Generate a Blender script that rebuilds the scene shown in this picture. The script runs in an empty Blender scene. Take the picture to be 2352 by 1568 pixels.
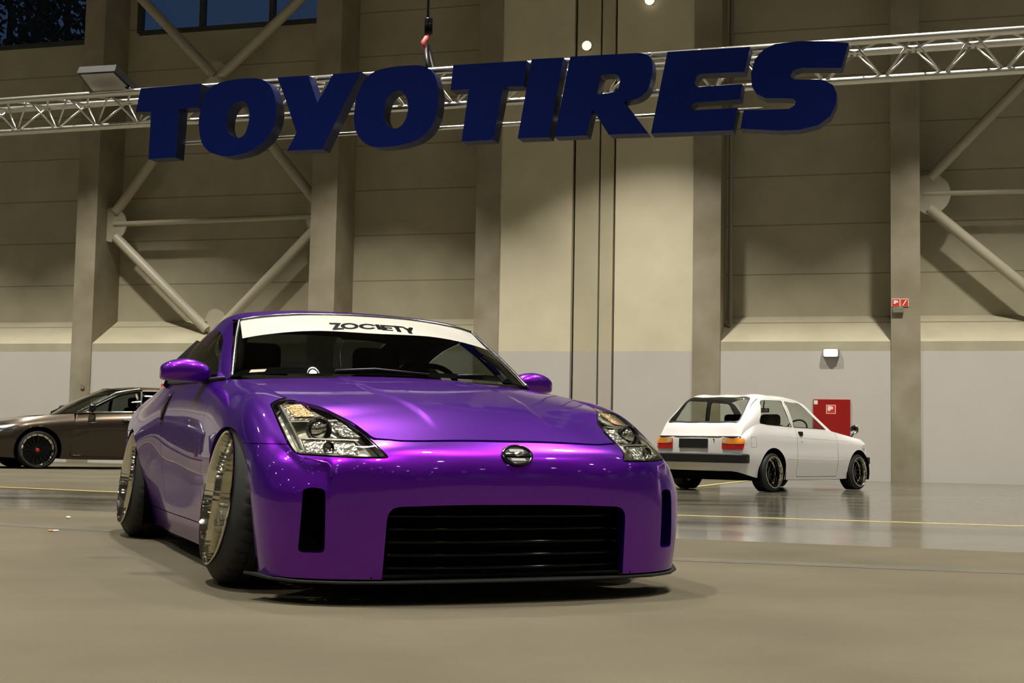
import bpy, bmesh, math, random
import numpy as np
from mathutils import Vector, Matrix
from mathutils.bvhtree import BVHTree

random.seed(7); rng = np.random.default_rng(7)
S = bpy.context.scene
COL = S.collection
A3 = np.array

# ------------------------------------------------------------------ camera, world, exposure
FPX, PITCH, ROLL, CAMH = 3077.0, math.radians(4.42), 0.0185, 0.557
_fw = A3([0, math.cos(PITCH), math.sin(PITCH)]); _u0 = A3([0, -math.sin(PITCH), math.cos(PITCH)]); _r0 = A3([1.0, 0, 0])
_rt = math.cos(ROLL)*_r0 + math.sin(ROLL)*_u0; _up = -math.sin(ROLL)*_r0 + math.cos(ROLL)*_u0
CAM = A3([0, 0, CAMH])
cd = bpy.data.cameras.new('camera'); cam = bpy.data.objects.new('camera', cd); COL.objects.link(cam)
cd.sensor_width = 36.0; cd.lens = FPX/2352*36.0; cd.clip_start = 0.05; cd.clip_end = 300
cam.matrix_world = Matrix(((_rt[0], _up[0], -_fw[0], 0), (_rt[1], _up[1], -_fw[1], 0), (_rt[2], _up[2], -_fw[2], CAMH), (0, 0, 0, 1)))
S.camera = cam
S.view_settings.view_transform = 'Standard'; S.view_settings.look = 'None'
S.view_settings.exposure = 0.0; S.view_settings.gamma = 1.0; S.view_settings.use_curve_mapping = False
W = bpy.data.worlds.new('dusk_sky'); S.world = W; W.use_nodes = True
W.node_tree.nodes['Background'].inputs[0].default_value = (0.020, 0.036, 0.070, 1)
W.node_tree.nodes['Background'].inputs[1].default_value = 1.0

# ------------------------------------------------------------------ hall frame: the long wall the cars stand in front of
W0 = A3([7.6, 25.4, 0.0]); _wa = math.radians(-15.5)
WA = A3([math.cos(_wa), math.sin(_wa), 0.0]); WN = A3([math.sin(_wa), -math.cos(_wa), 0.0])   # along the wall; out of the wall into the hall
def hall(s, o, z): return W0 + s*WA + o*WN + A3([0, 0, z])
# measuring helpers: where a sight line of the photograph meets the floor or an upright plane
def ray(x, y): return _fw + (x-1176.0)/FPX*_rt - (y-784.0)/FPX*_up
def floor_pt(x, y, z=0.0):
    d = ray(x, y); t = (z-CAMH)/d[2]; return CAM + t*d
def plane_pt(x, y, P0, n):
    d = ray(x, y); t = np.dot(P0-CAM, n)/np.dot(d, n); return CAM + t*d
def wsz(x, y, o=0.0):
    p = plane_pt(x, y, W0+o*WN, WN); return float(np.dot(p-W0, WA)), float(p[2])

# ------------------------------------------------------------------ lights of the hall: rows of high bay lamps
LAMP_Z, LAMP_R = 9.9, 0.21
LAMP_POWER = 425.0
LAMP_SPREAD = math.radians(89)
LAMP_COL = (1.0, 0.95, 0.86)
LAMPS = [(s, o) for o in (3.6, 10.0, 16.8, 22.8, 28.8, 34.8, 40.8, 46.8, 52.8) for s in (-35, -29, -23, -17, -11, -5, 1, 7, 13, 19, 25)]

# ------------------------------------------------------------------ materials
def mat(name, col, rough=0.5, metal=0.0, coat=0.0, coat_rough=0.03, spec=0.5, emit=None, estr=0.0, alpha=None, trans=0.0, ior=None):
    m = bpy.data.materials.new(name); m.use_nodes = True
    b = m.node_tree.nodes['Principled BSDF']
    b.inputs['Base Color'].default_value = (*col, 1); b.inputs['Roughness'].default_value = rough
    b.inputs['Metallic'].default_value = metal; b.inputs['Coat Weight'].default_value = coat
    b.inputs['Coat Roughness'].default_value = coat_rough; b.inputs['Specular IOR Level'].default_value = spec
    b.inputs['Transmission Weight'].default_value = trans
    if ior: b.inputs['IOR'].default_value = ior
    if emit: b.inputs['Emission Color'].default_value = (*emit, 1); b.inputs['Emission Strength'].default_value = estr
    return m
def nodes(m): return m.node_tree.nodes, m.node_tree.links, m.node_tree.nodes['Principled BSDF']
def noise_tint(m, scale, lo, hi, detail=6.0, rough_amp=0.0, bump=0.0, bump_scale=None, stretch=None):
    N, L, b = nodes(m)
    tc = N.new('ShaderNodeTexCoord'); mp = N.new('ShaderNodeMapping'); nz = N.new('ShaderNodeTexNoise')
    if stretch: mp.inputs['Scale'].default_value = stretch
    L.new(tc.outputs['Object'], mp.inputs['Vector']); L.new(mp.outputs['Vector'], nz.inputs['Vector'])
    nz.inputs['Scale'].default_value = scale; nz.inputs['Detail'].default_value = detail
    rp = N.new('ShaderNodeValToRGB'); rp.color_ramp.elements[0].position = 0.3; rp.color_ramp.elements[1].position = 0.7
    rp.color_ramp.elements[0].color = (*lo, 1); rp.color_ramp.elements[1].color = (*hi, 1)
    L.new(nz.outputs['Fac'], rp.inputs['Fac']); L.new(rp.outputs['Color'], b.inputs['Base Color'])
    if rough_amp:
        mr = N.new('ShaderNodeMapRange'); r = b.inputs['Roughness'].default_value
        mr.inputs['From Min'].default_value = 0.3; mr.inputs['From Max'].default_value = 0.7
        mr.inputs['To Min'].default_value = r-rough_amp; mr.inputs['To Max'].default_value = r+rough_amp
        L.new(nz.outputs['Fac'], mr.inputs['Value']); L.new(mr.outputs['Result'], b.inputs['Roughness'])
    if bump:
        n2 = N.new('ShaderNodeTexNoise'); n2.inputs['Scale'].default_value = bump_scale or scale*8; n2.inputs['Detail'].default_value = 3
        L.new(mp.outputs['Vector'], n2.inputs['Vector'])
        bp = N.new('ShaderNodeBump'); bp.inputs['Strength'].default_value = bump; bp.inputs['Distance'].default_value = 0.01
        L.new(n2.outputs['Fac'], bp.inputs['Height']); L.new(bp.outputs['Normal'], b.inputs['Normal'])
    return rp
def thin_glass(name, tint, f0=0.04, rough=0.01, extra=0.0):
    """clear sheet: tinted see-through plus a mirror coat that grows at grazing angles"""
    m = bpy.data.materials.new(name); m.use_nodes = True
    N, L = m.node_tree.nodes, m.node_tree.links
    N.remove(N['Principled BSDF']); out = N['Material Output']
    t = N.new('ShaderNodeBsdfTransparent'); t.inputs[0].default_value = (*tint, 1)
    g = N.new('ShaderNodeBsdfGlossy'); g.inputs['Roughness'].default_value = rough; g.inputs[0].default_value = (1, 1, 1, 1)
    lw = N.new('ShaderNodeLayerWeight'); pw = N.new('ShaderNodeMath'); pw.operation = 'POWER'; pw.inputs[1].default_value = 5.0
    ma = N.new('ShaderNodeMath'); ma.operation = 'MULTIPLY_ADD'; ma.inputs[1].default_value = 1-f0; ma.inputs[2].default_value = f0+extra; ma.use_clamp = True
    mx = N.new('ShaderNodeMixShader'); L.new(lw.outputs['Facing'], pw.inputs[0]); L.new(pw.outputs[0], ma.inputs[0]); L.new(ma.outputs[0], mx.inputs[0])
    L.new(t.outputs[0], mx.inputs[1]); L.new(g.outputs[0], mx.inputs[2]); L.new(mx.outputs[0], out.inputs[0])
    return m

M = {}
def flake_paint(name, base, flake, share, rough, coat):
    """pearl lacquer: a dull ground colour under metallic flake of another hue, both below clear coat"""
    m = mat(name, base, 0.5, 0.0, coat, 0.015, spec=0.1); N, L, b = nodes(m); f = N.new('ShaderNodeBsdfPrincipled'); mx = N.new('ShaderNodeMixShader')
    f.inputs['Base Color'].default_value = (*flake, 1); f.inputs['Metallic'].default_value = 1.0; f.inputs['Roughness'].default_value = rough
    f.inputs['Coat Weight'].default_value = coat; f.inputs['Coat Roughness'].default_value = 0.015; mx.inputs[0].default_value = share
    L.new(b.outputs[0], mx.inputs[1]); L.new(f.outputs[0], mx.inputs[2]); L.new(mx.outputs[0], N['Material Output'].inputs[0]); return m
M['paint'] = flake_paint('purple_paint', (0.016, 0.0005, 0.13), (0.245, 0.0045, 0.53), 0.57, 0.28, 0.8)
M['black_gloss'] = mat('black_gloss', (0.006, 0.006, 0.007), 0.12)
M['black'] = mat('black_plastic', (0.010, 0.010, 0.010), 0.45, spec=0.3)
M['dark'] = mat('dark_void', (0.004, 0.004, 0.004), 0.9, spec=0.0)
M['rubber'] = mat('tyre_rubber', (0.011, 0.011, 0.010), 0.62)
M['chrome'] = mat('polished_metal', (0.80, 0.78, 0.70), 0.07, 1.0)
M['bright'] = mat('chrome_trim', (0.85, 0.84, 0.80), 0.08, 1.0)
M['darkchrome'] = mat('dark_chrome', (0.22, 0.22, 0.21), 0.18, 1.0)
M['reflector'] = mat('lamp_reflector', (0.72, 0.71, 0.63), 0.16, 0.92)
M['lampbody'] = mat('lamp_bowl_grey', (0.56, 0.545, 0.47), 0.33, 0.55)
M['amber'] = mat('amber_lens', (0.85, 0.30, 0.03), 0.15, 0.0, 1.0)
M['ambermirror'] = mat('amber_reflector', (0.62, 0.42, 0.22), 0.25, 0.6)
M['lampbar'] = mat('lamp_divider_satin', (0.34, 0.335, 0.29), 0.22, 0.8)
M['bulb'] = mat('lamp_bulb_glow', (0.9, 0.9, 0.9), 0.4, emit=(1.0, 0.94, 0.83), estr=85.0)
M['red'] = mat('red_lens', (0.42, 0.012, 0.010), 0.12, 0.0, 1.0)
M['glass'] = thin_glass('windshield_glass', (0.62, 0.66, 0.60))
M['sideglass'] = thin_glass('tinted_side_glass', (0.30, 0.33, 0.30))
M['clearglass'] = thin_glass('clear_car_glass', (0.84, 0.88, 0.84))
M['lens'] = thin_glass('headlamp_cover', (0.93, 0.93, 0.90), extra=0.01)
M['banner'] = mat('white_vinyl_banner', (0.40, 0.39, 0.345), 0.18, 0, 0.4)
M['vinyl'] = mat('black_vinyl_lettering', (0.003, 0.003, 0.004), 0.25, spec=0.1)
M['carbon'] = mat('black_mesh', (0.012, 0.012, 0.011), 0.3, 0.3)
M['interior'] = mat('dark_upholstery', (0.010, 0.009, 0.008), 0.9, spec=0.0)
M['darkglass'] = thin_glass('dark_rear_glass', (0.05, 0.055, 0.05))
M['white'] = mat('white_car_paint', (0.66, 0.645, 0.625), 0.35, 0, 1.0, 0.03)
M['brown'] = mat('brown_metallic_paint', (0.062, 0.047, 0.032), 0.32, 0.8, 1.0, 0.03)
M['plate'] = mat('blank_plate_black', (0.008, 0.008, 0.008), 0.4)
M['grey_light'] = mat('reverse_lens', (0.45, 0.43, 0.36), 0.2, 0, 0.5)
M['hubred'] = mat('red_hub_cap', (0.62, 0.02, 0.01), 0.3, 0, 0.5)
M['blue'] = mat('blue_sign_face', (0.0006, 0.0115, 0.135), 0.42, spec=0.15)
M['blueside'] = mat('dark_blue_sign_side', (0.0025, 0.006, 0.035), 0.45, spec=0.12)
M['alu'] = mat('aluminium_tube', (0.66, 0.645, 0.59), 0.28, 1.0)
M['steel'] = mat('cream_painted_steel', (0.46, 0.42, 0.31), 0.45)
M['redsign'] = mat('red_sign', (0.72, 0.035, 0.012), 0.4)
M['redbox'] = mat('red_cabinet_paint', (0.33, 0.008, 0.006), 0.35)
M['whitesign'] = mat('white_sign_print', (0.85, 0.80, 0.72), 0.5)
M['greybox'] = mat('grey_box', (0.22, 0.20, 0.15), 0.5)
M['lampwhite'] = mat('emergency_lamp_diffuser', (0.9, 0.9, 0.9), 0.4, emit=(1, 1, 0.96), estr=2.2)
M['glow'] = mat('small_lamp_glow', (0.9, 0.9, 0.85), 0.4, emit=(1.0, 0.93, 0.75), estr=1.1)
M['panelgrey'] = mat('floodlight_glass', (0.30, 0.29, 0.25), 0.3)
M['yellowtape'] = mat('yellow_floor_tape', (0.46, 0.37, 0.10), 0.5)
M['leaf'] = mat('dark_leaves', (0.010, 0.013, 0.010), 0.8)
M['bark'] = mat('dark_bark', (0.012, 0.010, 0.008), 0.9)
M['winframe'] = mat('window_frame_grey', (0.05, 0.05, 0.045), 0.5)
M['pane'] = thin_glass('window_pane', (0.85, 0.9, 0.95))
M['redwhite'] = mat('red_strap', (0.40, 0.05, 0.04), 0.6)
M['paper'] = mat('white_paper', (0.8, 0.76, 0.68), 0.7)
M['orange'] = mat('orange_filter', (0.55, 0.25, 0.10), 0.7)
def facet_bump(m, scale, strength):
    N, L, b = nodes(m); tc = N.new('ShaderNodeTexCoord'); v = N.new('ShaderNodeTexVoronoi'); v.inputs['Scale'].default_value = scale
    bp = N.new('ShaderNodeBump'); bp.inputs['Strength'].default_value = strength; bp.inputs['Distance'].default_value = 0.01
    L.new(tc.outputs['Object'], v.inputs['Vector']); L.new(v.outputs['Distance'], bp.inputs['Height']); L.new(bp.outputs['Normal'], b.inputs['Normal'])
facet_bump(M['reflector'], 55, 0.9); facet_bump(M['lampbody'], 22, 0.8); facet_bump(M['ambermirror'], 90, 0.9)
# walls
CREAM = ((0.40, 0.365, 0.255), (0.475, 0.435, 0.31))
def wall_material(name, lo, hi, joints=None, white_below=None, wlo=None, whi=None):
    m = mat(name, hi, 0.75, spec=0.25); N, L, b = nodes(m)
    rp = noise_tint(m, 1.6, lo, hi, 8.0, bump=0.05, bump_scale=60)
    geo = N.new('ShaderNodeNewGeometry'); sp = N.new('ShaderNodeSeparateXYZ'); L.new(geo.outputs['Position'], sp.inputs[0])
    col = rp.outputs['Color']
    if white_below is not None:
        c = N.new('ShaderNodeMath'); c.operation = 'LESS_THAN'; c.inputs[1].default_value = white_below; L.new(sp.outputs['Z'], c.inputs[0])
        r2 = N.new('ShaderNodeValToRGB'); r2.color_ramp.elements[0].color = (*wlo, 1); r2.color_ramp.elements[1].color = (*whi, 1)
        nz = [n for n in N if n.type == 'TEX_NOISE'][0]; L.new(nz.outputs['Fac'], r2.inputs['Fac'])
        mx = N.new('ShaderNodeMix'); mx.data_type = 'RGBA'; L.new(c.outputs[0], mx.inputs['Factor']); L.new(col, mx.inputs['A']); L.new(r2.outputs['Color'], mx.inputs['B'])
        col = mx.outputs['Result']
    if joints:
        z0, dz, w = joints
        a = N.new('ShaderNodeMath'); a.operation = 'SUBTRACT'; a.inputs[1].default_value = z0; L.new(sp.outputs['Z'], a.inputs[0])
        p = N.new('ShaderNodeMath'); p.operation = 'PINGPONG'; p.inputs[1].default_value = dz/2; L.new(a.outputs[0], p.inputs[0])
        l = N.new('ShaderNodeMath'); l.operation = 'LESS_THAN'; l.inputs[1].default_value = w; L.new(p.outputs[0], l.inputs[0])
        gt = N.new('ShaderNodeMath'); gt.operation = 'GREATER_THAN'; gt.inputs[1].default_value = z0-2.5*dz; L.new(sp.outputs['Z'], gt.inputs[0])
        ml = N.new('ShaderNodeMath'); ml.operation = 'MULTIPLY'; L.new(l.outputs[0], ml.inputs[0]); L.new(gt.outputs[0], ml.inputs[1]); l = ml
        mx = N.new('ShaderNodeMix'); mx.data_type = 'RGBA'; L.new(l.outputs[0], mx.inputs['Factor']); L.new(col, mx.inputs['A']); mx.inputs['B'].default_value = (0.26, 0.22, 0.13, 1)
        col = mx.outputs['Result']
    L.new(col, b.inputs['Base Color']); return m

# ------------------------------------------------------------------ mesh helpers
class MB:
    """collects vertices, normals (optional) and polygons"""
    def __init__(self, V=None, F=None, N=None):
        self.V = np.zeros((0, 3)) if V is None else np.asarray(V, float)
        self.F = [] if F is None else list(F)
        self.N = N
    def add(self, V, F):
        o = len(self.V); V = np.asarray(V, float)
        self.V = np.vstack([self.V, V]) if o else V
        self.F += [tuple(i+o for i in f) for f in F]; self.N = None; return self
    def join(self, *others):
        for b in others:
            o = len(self.V); n0 = self.N; had = o > 0
            self.V = np.vstack([self.V, b.V]) if had else b.V.copy()
            self.F += [tuple(i+o for i in f) for f in b.F]
            if b.N is not None and (n0 is not None or not had): self.N = np.vstack([n0, b.N]) if had else b.N.copy()
            else: self.N = None
        return self
    def mirror(self):
        V = self.V*A3([-1, 1, 1]); N = None if self.N is None else self.N*A3([-1, 1, 1])
        return MB(V, [tuple(reversed(f)) for f in self.F], N)
    def both(self): return MB().join(self, self.mirror())
    def xf(self, Mx):
        Mx = np.array(Mx); self.V = self.V@Mx[:3, :3].T + Mx[:3, 3]
        if self.N is not None: self.N = self.N@Mx[:3, :3].T
        return self
    def copy(self): return MB(self.V.copy(), list(self.F), None if self.N is None else self.N.copy())
def link(o, parent=None):
    COL.objects.link(o)
    if parent is not None: o.parent = parent
    return o
def mk(name, mb, m, parent=None, smooth=True, angle=None, loc=None):
    me = bpy.data.meshes.new(name); me.from_pydata([tuple(v) for v in mb.V], [], mb.F); me.validate()
    o = bpy.data.objects.new(name, me); me.materials.append(M[m] if isinstance(m, str) else m)
    if smooth:
        me.polygons.foreach_set('use_smooth', [True]*len(me.polygons))
        if mb.N is not None and len(me.vertices) == len(mb.V):
            n = mb.N/np.maximum(np.linalg.norm(mb.N, axis=1, keepdims=True), 1e-9)
            me.normals_split_custom_set_from_vertices([tuple(x) for x in n])
        elif angle is not None:
            bm = bmesh.new(); bm.from_mesh(me)
            for e in bm.edges:
                if len(e.link_faces) == 2 and e.calc_face_angle(0) > math.radians(angle): e.smooth = False
            bm.to_mesh(me); bm.free()
    if loc is not None: o.location = loc
    return link(o, parent)
def tag(o, label=None, cat=None, group=None, kind=None):
    if label: o['label'] = label
    if cat: o['category'] = cat
    if group: o['group'] = group
    if kind: o['kind'] = kind
    return o
def empty(name, loc, rz=0.0):
    o = bpy.data.objects.new(name, None); o.empty_display_size = 0.2; COL.objects.link(o)
    o.location = tuple(loc); o.rotation_euler = (0, 0, rz); return o
def struct(name, mb, m, **k):
    o = mk(name, mb, m, **k); o['kind'] = 'structure'; return o

def box(x0, x1, y0, y1, z0, z1):
    V = [(x, y, z) for z in (z0, z1) for y in (y0, y1) for x in (x0, x1)]
    return MB(V, [(0, 2, 3, 1), (4, 5, 7, 6), (0, 1, 5, 4), (2, 6, 7, 3), (0, 4, 6, 2), (1, 3, 7, 5)])
def bevel(mb, w, seg=2):
    bm = bmesh.new(); vs = [bm.verts.new(v) for v in mb.V]
    for f in mb.F: bm.faces.new([vs[i] for i in f])
    bm.normal_update()
    ed = [e for e in bm.edges if len(e.link_faces) == 2 and e.calc_face_angle(0) > 0.5]
    bmesh.ops.bevel(bm, geom=ed, offset=w, segments=seg, affect='EDGES', profile=0.5)
    bm.verts.index_update()
    r = MB([v.co[:] for v in bm.verts], [tuple(v.index for v in f.verts) for f in bm.faces]); bm.free(); return r
def bbox(x0, x1, y0, y1, z0, z1, w=0.01, seg=2): return bevel(box(x0, x1, y0, y1, z0, z1), w, seg)
def frame_axes(d):
    d = d/np.linalg.norm(d); a = A3([0, 0, 1.0]) if abs(d[2]) < 0.9 else A3([1.0, 0, 0])
    x = np.cross(a, d); x /= np.linalg.norm(x); return x, np.cross(d, x), d
def tube(P, r, seg=12, cap=True):
    P = [A3(p, float) for p in P]; n = len(P); V = []; F = []
    rs = r if hasattr(r, '__len__') else [r]*n
    px = None
    for i in range(n):
        d = P[min(i+1, n-1)] - P[max(i-1, 0)]
        x, y, d = frame_axes(d)
        if px is not None:
            x = px - d*np.dot(px, d); x /= np.linalg.norm(x); y = np.cross(d, x)
        px = x
        for k in range(seg):
            a = 2*math.pi*k/seg; V.append(P[i] + rs[i]*(math.cos(a)*x + math.sin(a)*y))
    for i in range(n-1):
        for k in range(seg):
            a, b = i*seg+k, i*seg+(k+1) % seg; F.append((a, b, b+seg, a+seg))
    if cap: F.append(tuple(reversed(range(seg)))); F.append(tuple(range((n-1)*seg, n*seg)))
    return MB(V, F)
def lathe(prof, seg=64, rmod=None, closed=False):
    """profile of (x, r) turned about the x axis"""
    V = []; F = []; n = len(prof)
    for k in range(seg):
        a = 2*math.pi*k/seg
        for i, (x, r) in enumerate(prof):
            if rmod: r = rmod(i, k, r)
            V.append((x, r*math.cos(a), r*math.sin(a)))
    for k in range(seg):
        k2 = (k+1) % seg
        for i in range(n if closed else n-1):
            j = (i+1) % n; F.append((k*n+i, k*n+j, k2*n+j, k2*n+i))
    return MB(V, F)
def prism(poly, z0, z1, holes=()):
    """polygon (with holes) in the xy plane, extruded from z0 to z1"""
    from mathutils.geometry import tessellate_polygon
    loops = [list(poly)] + [list(h) for h in holes]
    pts = [p for l in loops for p in l]
    tris = tessellate_polygon([[Vector((p[0], p[1], 0)) for p in l] for l in loops]); n = len(pts)
    V = [(p[0], p[1], z0) for p in pts] + [(p[0], p[1], z1) for p in pts]; F = []
    for t in tris:
        a, b, c = [pts[i] for i in t]
        cw = (b[0]-a[0])*(c[1]-a[1])-(b[1]-a[1])*(c[0]-a[0])
        if abs(cw) < 1e-12: continue
        t = tuple(t) if cw > 0 else tuple(reversed(t))
        F.append(tuple(i+n for i in t)); F.append(tuple(reversed(t)))
    o = 0
    for li, l in enumerate(loops):
        m = len(l); ar = sum(l[i][0]*l[(i+1) % m][1]-l[(i+1) % m][0]*l[i][1] for i in range(m))
        ccw = (ar > 0) if li == 0 else (ar < 0)
        for i in range(m):
            j = (i+1) % m; q = (o+i, o+j, o+j+n, o+i+n); F.append(q if ccw else tuple(reversed(q)))
        o += m
    return MB(V, F)
def spline1(t, P, tn, kind='nat'):
    t = np.asarray(t, float); P = np.asarray(P, float); n = len(t); h = np.diff(t)
    if kind == 'nat':
        Am = np.zeros((n, n)); R = np.zeros((n, P.shape[1])); Am[0, 0] = Am[-1, -1] = 1
        for i in range(1, n-1):
            Am[i, i-1] = h[i-1]; Am[i, i] = 2*(h[i-1]+h[i]); Am[i, i+1] = h[i]
            R[i] = 6*((P[i+1]-P[i])/h[i] - (P[i]-P[i-1])/h[i-1])
        m2 = np.linalg.solve(Am, R)
        k = np.clip(np.searchsorted(t, tn, side='right')-1, 0, n-2); hh = h[k][:, None]; a = ((t[k+1]-tn))[:, None]; b = (tn-t[k])[:, None]
        return m2[k]*a**3/(6*hh)+m2[k+1]*b**3/(6*hh)+(P[k]/hh-m2[k]*hh/6)*a+(P[k+1]/hh-m2[k+1]*hh/6)*b
    d = np.diff(P, axis=0)/h[:, None]; T = np.zeros_like(P)
    for i in range(1, n-1): T[i] = (d[i-1]*h[i]+d[i]*h[i-1])/(h[i-1]+h[i])
    T[0] = d[0]; T[-1] = d[-1]
    if kind == 'mono':
        for i in range(1, n-1): T[i] = np.where(d[i-1]*d[i] <= 0, 0, 2*d[i-1]*d[i]/np.where(d[i-1]+d[i] == 0, 1, d[i-1]+d[i]))
    k = np.clip(np.searchsorted(t, tn, side='right')-1, 0, n-2); hh = h[k][:, None]; s = ((tn-t[k])/h[k])[:, None]
    return (2*s**3-3*s**2+1)*P[k]+(s**3-2*s**2+s)*hh*T[k]+(-2*s**3+3*s**2)*P[k+1]+(s**3-s**2)*hh*T[k+1]
def params(P, axis):
    d = np.linalg.norm(np.diff(P, axis=axis), axis=2).mean(axis=1-axis); return np.concatenate([[0], np.cumsum(d)])
def refine(t, step, mn=2):
    out = []
    for a, b in zip(t[:-1], t[1:]):
        n = max(mn, int(math.ceil((b-a)/step))); out += list(a+(b-a)*np.arange(n)/n)
    return A3(out+[t[-1]])
def surf(P, su, sv, kind='nat', kindv=None, mirror=None):
    """P[cols, rows, 3] -> dense grid; su/sv sample steps; mirror: reflect columns about x=0 at 'both' ends for smooth symmetry"""
    P = np.asarray(P, float)
    if mirror:
        k = 2; pre = P[1:k+1][::-1]*A3([-1, 1, 1]); post = P[-k-1:-1][::-1]*A3([-1, 1, 1])
        Q = np.concatenate([pre, P] + ([post] if mirror == 'both' else []))
    else: k = 0; Q = P
    tu = params(Q, 0); tv = params(Q, 1)
    lo, hi = tu[k], tu[k+len(P)-1]
    tun = refine(tu[k:k+len(P)], su); tvn = refine(tv, sv)
    m = len(Q); G = spline1(tu, Q.reshape(m, -1), tun, kind).reshape(len(tun), P.shape[1], 3)
    G = G.transpose(1, 0, 2); G = spline1(tv, G.reshape(P.shape[1], -1), tvn, kindv or kind).reshape(len(tvn), len(tun), 3).transpose(1, 0, 2)
    return G
def grid_mb(G, flip=False, outward=None):
    m, n = G.shape[:2]; du = np.gradient(G, axis=0); dv = np.gradient(G, axis=1); N = np.cross(du, dv)
    N /= np.maximum(np.linalg.norm(N, axis=2, keepdims=True), 1e-12)
    idx = np.arange(m*n).reshape(m, n)
    F = np.stack([idx[:-1, :-1], idx[1:, :-1], idx[1:, 1:], idx[:-1, 1:]], -1).reshape(-1, 4)
    if outward is not None:
        c = np.mean(np.sum(N*(G-A3(outward)), axis=2)); flip = c < 0
    if flip: N = -N; F = F[:, ::-1]
    return MB(G.reshape(-1, 3), [tuple(f) for f in F.tolist()], N.reshape(-1, 3))
def clip(mb, g):
    """keep the side where the per-vertex value g >= 0, cutting polygons exactly along g = 0"""
    g = np.asarray(g, float); pos = g >= 0; V = mb.V; N = mb.N
    newV = []; newN = []; cache = {}; out = []; n0 = len(V)
    def cut(i, j):
        key = (i, j) if i < j else (j, i)
        if key not in cache:
            a, b = key; t = g[a]/(g[a]-g[b]); t = min(max(t, 0.0), 1.0)
            cache[key] = n0+len(newV); newV.append(V[a]+(V[b]-V[a])*t)
            if N is not None: newN.append(N[a]+(N[b]-N[a])*t)
        return cache[key]
    for f in mb.F:
        c = sum(1 for i in f if pos[i])
        if c == len(f): out.append(f)
        elif c:
            r = []
            for a, b in zip(f, f[1:]+f[:1]):
                if pos[a]: r.append(a)
                if pos[a] != pos[b]: r.append(cut(a, b))
            if len(r) > 2: out.append(tuple(r))
    AV = np.vstack([V, newV]) if newV else V
    AN = None if N is None else (np.vstack([N, newN]) if newN else N)
    used = sorted({i for f in out for i in f}); mp = {u: k for k, u in enumerate(used)}
    return MB(AV[used] if used else np.zeros((0, 3)), [tuple(mp[i] for i in f) for f in out], None if AN is None else AN[used])
def split(mb, fn, gap=0.0):
    g = fn(mb.V); return clip(mb, g-gap), clip(mb, -g-gap)
def sdf(P, poly, r=0.0):
    """signed distance to a polygon, positive inside; r rounds the corners (polygon is inset by r then grown)"""
    P = np.asarray(P, float); Q = np.asarray(poly, float); n = len(Q); d = np.full(len(P), 1e9); ins = np.zeros(len(P), bool)
    for i in range(n):
        a, b = Q[i], Q[(i+1) % n]; e = b-a; w = P-a
        t = np.clip((w@e)/max(e@e, 1e-12), 0, 1)[:, None]; d = np.minimum(d, np.linalg.norm(w-t*e, axis=1))
        c = ((a[1] <= P[:, 1]) & (b[1] > P[:, 1])) | ((b[1] <= P[:, 1]) & (a[1] > P[:, 1]))
        xx = a[0]+(P[:, 1]-a[1])/np.where(abs(b[1]-a[1]) < 1e-12, 1e-12, b[1]-a[1])*(b[0]-a[0]); ins ^= c & (P[:, 0] < xx)
    return np.where(ins, d, -d)
def rpoly(poly, r, n=5):
    """polygon with rounded corners (r a number or one per corner)"""
    out = []; m = len(poly); rr = r if hasattr(r, '__len__') else [r]*m
    for i in range(m):
        p = A3(poly[i], float); a = A3(poly[i-1], float); b = A3(poly[(i+1) % m], float)
        va, vb = a-p, b-p; la, lb = np.linalg.norm(va), np.linalg.norm(vb); k = min(rr[i], la*0.49, lb*0.49)
        if k <= 0: out.append(tuple(p)); continue
        A_, B_ = p+va/la*k, p+vb/lb*k
        for t in np.linspace(0, 1, n): out.append(tuple((1-t)**2*A_+2*t*(1-t)*p+t*t*B_))
    return out
def flange(mb, depth, sel=None, dirn=None):
    """turn the open edges of a panel inward, so it reads as sheet with thickness"""
    cnt = {}
    for f in mb.F:
        for a, b in zip(f, f[1:]+f[:1]):
            k = (min(a, b), max(a, b)); cnt.setdefault(k, []).append((a, b))
    E = [v[0] for v in cnt.values() if len(v) == 1]
    if sel is not None: E = [(a, b) for a, b in E if sel(mb.V[a]) and sel(mb.V[b])]
    vs = sorted({i for e in E for i in e}); mp = {v: k for k, v in enumerate(vs)}; n = len(vs)
    if not n: return MB()
    top = mb.V[vs]; nn = mb.N[vs] if mb.N is not None else np.zeros_like(top)
    nn = nn/np.maximum(np.linalg.norm(nn, axis=1, keepdims=True), 1e-9)
    low = top+A3(dirn)*depth if dirn is not None else top-nn*depth
    return MB(np.vstack([top, low]), [(mp[b], mp[a], mp[a]+n, mp[b]+n) for a, b in E])
def smoothstep(x, a, b):
    t = np.clip((x-a)/(b-a), 0, 1); return t*t*(3-2*t)
def offset(mb, d): return MB(mb.V+mb.N/np.maximum(np.linalg.norm(mb.N, axis=1, keepdims=True), 1e-9)*d, mb.F, mb.N)
def bvh(mb): return BVHTree.FromPolygons([Vector(v) for v in mb.V], mb.F)
def ellipsoid(c, r, nu=24, nv=12, e=1.0):
    V = []; F = []
    for i in range(nv+1):
        th = math.pi*i/nv
        for k in range(nu):
            a = 2*math.pi*k/nu; s = math.sin(th)
            f = lambda q: math.copysign(abs(q)**e, q)
            V.append((c[0]+r[0]*f(s)*f(math.cos(a)), c[1]+r[1]*f(s)*f(math.sin(a)), c[2]+r[2]*f(math.cos(th))))
    for i in range(nv):
        for k in range(nu): F.append((i*nu+k, (i+1)*nu+k, (i+1)*nu+(k+1) % nu, i*nu+(k+1) % nu))
    return MB(V, F)
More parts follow.
